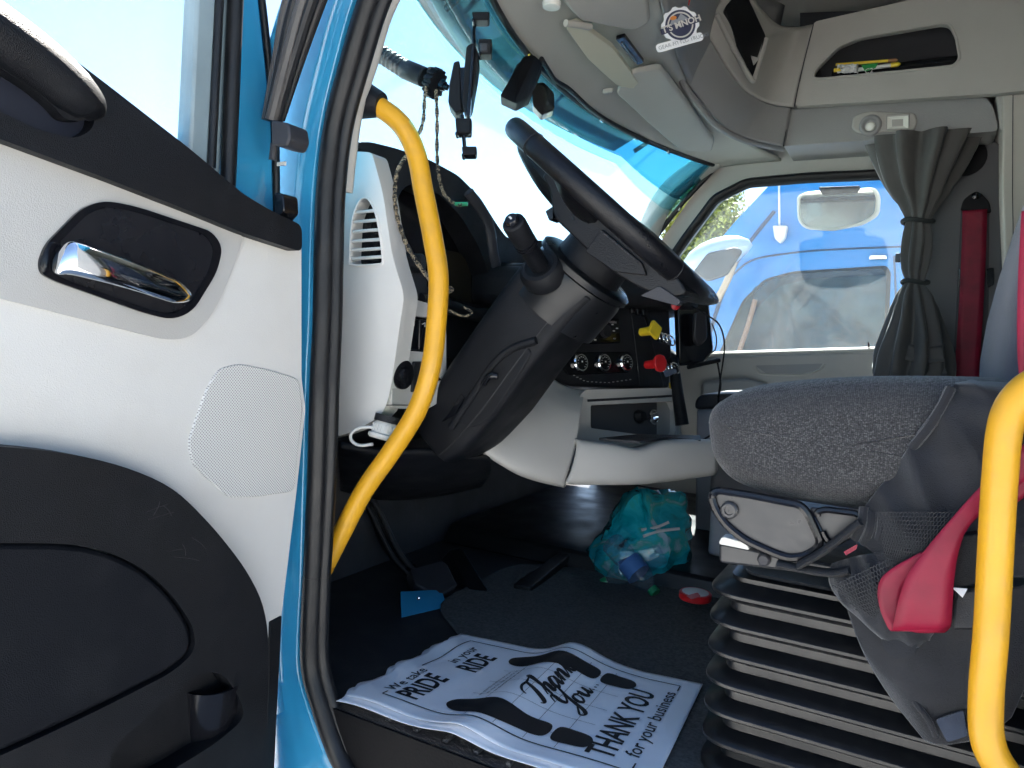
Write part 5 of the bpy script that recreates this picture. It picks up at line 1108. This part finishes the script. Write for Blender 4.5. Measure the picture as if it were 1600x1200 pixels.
for j in range(12):
    t = pi+pi*j/12+.15; box('ring_mark', bo2+bn_*.0016+bx*(.039*cos(t))+by*(.039*sin(t)), (.006, .003, .0006), PAP, bd_, ax=(bx*-sin(t)+by*cos(t), bx*cos(t)+by*sin(t), bn_))
tgc = PD(1062, 66, 1.76)
slab('name_tag', fillet([tgc+bx*a+by*b for a, b in ((-.058, -.010), (.058, -.010), (.058, .010), (-.058, .010))], .009), -bn_*.002, PAP, bd_)
lettering('tag_text', 'GEAR-FITTED TRUCKS', tgc-bx*.053-by*.0045+bn_*.0008, bx, by, .0125, MATS['badge_grey'], bd_, lift=.0)
tube('red_string', [PD(1076, 8, 1.76), PD(1078, -10, 1.76), PD(1080, -60, 1.76)], .0015, REDP, bd_, s=3, n=6)
# ================================================================ WINDSCREEN SENSORS
def WSP(a, b):
    return PD(a, b, DEP(PZ(a, min(b, 100+(a-815)*.62), 1.285))-.03)
d1 = thing('dash_camera', 'black camera box fixed to the top of the windscreen with yellow wires', 'camera', WSP(815, 130))
slab('camera_body', fillet([WSP(818, 88), WSP(834, 86), (WSP(848, 98)), WSP(826, 152), WSP(806, 162), WSP(781, 150)], .008), FW*.05, BLK, d1, bev=.005, seg=3)
slab('lens_face', fillet([WSP(808, 100), WSP(820, 92), WSP(798, 156), WSP(784, 150)], .005), FW*.01, DGR, d1, bev=.003)
for k, m in ((0, YELP), (2, REDP), (4, YELP)): tube('wire', [WSP(826, 90-k), PD(832+k, 84-k*.6, 2.0), PD(842+k*.5, 86, 2.0), PD(846+k, 94, 2.01)], .002, m, d1, s=5, n=6)
tube('cable', [WSP(846, 92), WSP(858, 112), (WSP(868, 126)), WSP(890, 140), WSP(925, 172), WSP(965, 198), WSP(1010, 222)], .006, BLK, d1, s=6, n=8)
d2 = thing('rain_sensor', 'small glossy black sensor pod on the windscreen beside the camera box', 'sensor', WSP(850, 155))
slab('pod', fillet([WSP(832, 130), WSP(850, 128), WSP(866, 145), WSP(866, 172), WSP(846, 180), WSP(832, 164)], .01), FW*.04, BLKG, d2, bev=.006, seg=3)
# ================================================================ PASSENGER SIDE
pdv = thing('passenger_door', 'taupe passenger door lining with black window seal and pull recess', 'door', (-.5, 2.8, .0))
wi = [p+V((0, -.02, 0)) for p in wopen]; wcn = sum(wi, V())/len(wi)
tube('window_seal', wi+[wi[0]], .02, RUB, pdv, s=0, n=10, asp=.8)
slab('window_glass', [p+V((0, .035, 0)) for p in wopen], (0, .004, 0), glassm('side_glass', (.92, .98, 1.0), dust=.032), pdv)
DY = 2.78
slab('door_lining', fillet(LY([(1000, 562), (1105, 560), (1130, 556), (1300, 552), (1425, 548), (1460, 545), (1480, 640), (1480, 900), (1000, 900)], DY), .012), (0, .05, 0), TAU, pdv, bev=.012, seg=3)
tube('sill_cap', LY([(1060, 558), (1130, 555), (1300, 550), (1430, 546)], DY+.02), .014, BEI, pdv, n=10, s=4)
tube('pull_rim', LY([(1180, 572), (1183, 580), (1195, 585), (1250, 586), (1275, 580), (1288, 570)], DY-.002), .004, BEI, pdv, s=5)
slab('pull_recess', fillet(LY([(1180, 571), (1286, 568), (1276, 579), (1250, 584), (1196, 583)], DY-.001), .008), (0, .004, 0), TAUD, pdv)
slab('armrest', fillet(LY([(1095, 596), (1160, 590), (1200, 600), (1210, 640), (1095, 640)], DY-.03), .02), (0, .04, 0), TAUD, pdv, bev=.012)
box('window_latch', PY(1408, 403, 2.79), (.035, .02, .03), BLKG, pdv, bev=.003)
tube('wire_clip', LY([(1357, 535), (1358, 545), (1362, 550)], DY+.02), .003, BLK, pdv, s=3, n=6)
# rear pillar lining and speaker
pr = thing('rear_pillar_panel', 'dark grey rear pillar lining behind the curtain', 'panel', (.08, 2.78, .4))
slab('lining', fillet(LY([(1440, 216), (1562, 208), (1575, 900), (1440, 900)], 2.775), .006), (0, .05, 0), mat('pillar_grey', (.13, .13, .135), .7, bump=(500, .3, 'v')), pr, bev=.004)
lathe('speaker', [(.06, 0), (.06, .006), (.055, .008), (.01, .008)], PY(1508, 246, 2.775), (0, -1, 0), BLK, pr, n=32)
slab('belt_channel', fillet(LY([(1502, 320), (1546, 318), (1544, 560), (1490, 562)], 2.772), .01), (0, .004, 0), mat('channel_dark', (.05, .05, .055), .6), pr, bev=.002)
slab('lower_cover', fillet(LY([(1470, 556), (1548, 555), (1550, 620), (1460, 620)], 2.765), .006), (0, .02, 0), MATS['pillar_grey'], pr, bev=.003)
sb_ = thing('passenger_seat_belt', 'dark crimson seat belt hanging from the far rear pillar', 'seat belt', PY(1505, 590, 2.74))
slab('guide_plate', fillet(LY([(1500, 330), (1505, 312), (1520, 300), (1532, 300), (1546, 315), (1550, 333)], 2.76), .01), (0, .012, 0), BLK, sb_, bev=.004)
lathe('guide_bolt', [(.012, 0), (.012, .006), (.006, .008)], PY(1525, 306, 2.758), (0, -1, 0), BLKG, sb_, n=16)
ribbon('webbing', LY([(1523, 328), (1521, 400), (1517, 480), (1512, 560), (1508, 620)], 2.745), [V((1, 0, 0))]*5, .066, RED, sb_)
for a, b in ((1501, 0), (1545, 0)): slab('height_latch', fillet(LY([(a-4, 420), (a+8, 418), (a+8, 445), (a-2, 450)], 2.765), .004), (0, .01, 0), BLKG, sb_, bev=.002)
slab('side_pad', fillet(LY([(1566, -80), (1700, -80), (1700, 900), (1582, 900), (1578, 560), (1566, 300)], 2.60), .01), (0, .12, 0), BEI, thing('sleeper_side_pad', 'beige padded upright panel at the right edge beside the rear pillar', 'panel', (.3, 2.66, .4)), bev=.012, seg=3)
tube('pad_seam', LY([(1586, -60), (1582, 300), (1590, 640)], 2.598), .0012, DGR, bpy.data.objects['sleeper_side_pad'], s=3, n=5)
# curtain: gathered cloth with two ties
ct = thing('curtain', 'grey gathered window curtain tied twice beside the far side window', 'curtain', PY(1430, 590, 2.66))
lv_ = [(212, 1440, 72, 1.0), (235, 1438, 66, 1.0), (262, 1436, 56, .9), (290, 1434, 44, .8), (318, 1435, 30, .6), (342, 1434, 18, .4), (350, 1434, 18, .4), (368, 1434, 22, .5), (395, 1432, 23, .5), (420, 1430, 20, .45), (437, 1430, 15, .35), (445, 1429, 16, .35), (462, 1429, 26, .6), (490, 1429, 33, .8), (520, 1428, 42, 1.0), (550, 1426, 50, 1.1), (575, 1424, 52, 1.2), (592, 1422, 52, 1.2)]
CY = 2.66; px2m = PY(1431, 400, CY).x-PY(1430, 400, CY).x; rings = []
NS = 72
LVs = cr([V((a, b, c)) for a, b, c, _ in lv_], 3)
for i, q in enumerate(LVs):
    o = PY(q.y, q.x, CY); hwid = q.z*px2m; row = []; plt = .30 if q.z > 30 else .2
    for j in range(NS):
        t = 2*pi*j/NS; k = 1+plt*.8*sin(9*t+.4*sin(i*.25)+.02*i)+.10*sin(5*t+i*.15)
        row.append(o+V((hwid*k*cos(t), min(.075, hwid*.55+.012)*k*sin(t), .012*sin(3*t)*(1 if i > len(LVs)-6 else 0))))
    rings.append(row)
loft('drape', rings, CURT, ct, caps=False, smooth=180)
for yy, cx, hwd in ((346, 1434, 19), (441, 1430, 16)):
    o = PY(cx, yy, CY); tube('curtain_tie', [o+V((hwd*px2m*1.25*cos(t), (hwd*px2m*.75+.008)*sin(t), .004*sin(2*t))) for t in [2*pi*j/24 for j in range(25)]], .007, mat('tie_dark', (.03, .035, .035), .8) if 'tie_dark' not in MATS else MATS['tie_dark'], ct, s=0, n=8)
# lower hem folds
for k, (pts) in enumerate([[(1404, 545), (1440, 555), (1475, 552)], [(1425, 572), (1455, 578), (1478, 574)]]):
    ribbon('hem_fold', [PY(a, b, CY-.05+.01*k) for a, b in pts], [V((0, .15, 1))]*3, .05, CURT, ct)
tube('curtain_rail', LY([(1350, 222), (1440, 212), (1530, 206)], 2.69), .008, TAUD, ct, n=10, s=4)
for k in range(9): box('rail_glider', PY(1368+k*17, 218-k*1.2, 2.68), (.012, .014, .02), GREYP, ct, bev=.003)
# storage box, passenger seat base
sb2 = thing('storage_box', 'grey storage box with a dark rounded lid beside the passenger door', 'box', (-.5, 2.35, .05))
bxp = LY([(1088, 640), (1250, 632), (1250, 900), (1085, 900)], 2.25)
slab('box_body', fillet(bxp, .01), (0, .3, 0), mat('box_grey', (.24, .26, .30), .5), sb2, bev=.012)
slab('box_lid', fillet(LY([(1084, 640), (1086, 624), (1096, 616), (1250, 612), (1250, 634)], 2.24), .015), (0, .32, 0), DGR, sb2, bev=.012, seg=3)
tube('box_cable', LY([(1120, 560), (1126, 600), (1122, 625), (1128, 655), (1110, 680), (1090, 690)], 2.2), .003, BLK, sb2, s=5, n=6)
ps = thing('passenger_plinth', 'grey boxed base of the passenger seat behind the driver seat', 'seat base', (-.35, 2.2, .06))
slab('base_box', fillet([V((-.47, 1.98, .06)), V((.1, 1.98, .06)), V((.1, 2.2, .06)), V((-.47, 2.2, .06))], .02), (0, 0, .24), mat('seat_base_grey', (.30, .32, .36), .55, var=.06), ps, bev=.01)
slab('base_top', fillet([V((-.475, 1.975, .20)), V((.1, 1.975, .20)), V((.1, 2.22, .20)), V((-.475, 2.22, .20))], .02), (0, 0, .12), mat('seat_base_dark', (.05, .053, .065), .6), ps, bev=.01)
# ---- display unit, cables, lever, ring hooks right of the dash
tb_ = thing('display_unit', 'black display unit on a bracket at the far end of the dashboard', 'display', PD(1088, 570, 2.08))
slab('display_body', fillet([PD(1058, 472, 2.05), PD(1108, 468, 2.16), PD(1116, 548, 2.16), PD(1100, 568, 2.14), PD(1062, 572, 2.05)], .012), FW*.05, BLKG, tb_, bev=.008)
slab('display_mount', fillet([PD(1086, 488, 2.06), PD(1104, 486, 2.08), PD(1106, 530, 2.08), PD(1092, 542, 2.07), PD(1084, 530, 2.06)], .012), FW*.03, DGR, tb_, bev=.006)
tube('bracket_bar', [PD(1075, 574, 2.06), PD(1100, 568, 2.08), PD(1124, 563, 2.10)], .006, BLK, tb_, s=2)
tube('cable', [PD(1080, 478, 2.0), PD(1104, 492, 2.02), PD(1124, 508, 2.05), PD(1132, 540, 2.08), PD(1126, 590, 2.12), PD(1122, 625, 2.15)], .0022, BLK, tb_, s=6, n=6)
tube('cable', [PD(1112, 505, 2.05), PD(1119, 525, 2.05), PD(1118, 545, 2.05), PD(1110, 552, 2.05)], .002, BLK, tb_, s=6, n=6)
lathe('warning_button', [(.012, 0), (.012, .006), (.004, .008)], PD(1055, 478, 1.98), -FW, REDP, tb_, n=16)
lever_ = thing('gear_lever', 'slim black lever hanging beside the lower console', 'lever', PD(1066, 664, 1.95))
tube('lever_arm', [PD(1052, 560, 2.0), PD(1056, 595, 1.98), PD(1061, 630, 1.96), PD(1066, 664, 1.95)], [.013, .015, .016, .018], BLK, lever_, s=5, n=12)
tube('lever_stripe', [PD(1047, 598, 2.0), PD(1050, 618, 2.0)], .004, YELP, lever_, s=1, n=8)
rk = thing('ring_hooks', 'row of chrome rings and keys hanging beside the brake knobs', 'keys', PD(1040, 560, 1.96))
for k in range(4):
    for (a, b) in ((1030+k*6, 527+k*1.5), (1040+k*5, 578-k)):
        o = PD(a, b, 1.97); A = axes(V((.8, -.3, .3)))
        tube('ring', [o+A[0]*(.013*cos(t))+A[1]*(.017*sin(t)) for t in [2*pi*j/16 for j in range(17)]], .0022, CHR, rk, s=0, n=6)
slab('key', fillet([PD(1036, 580, 1.95), PD(1056, 575, 1.95), PD(1058, 582, 1.95), PD(1040, 590, 1.95)], .004), FW*.003, CHR, rk)
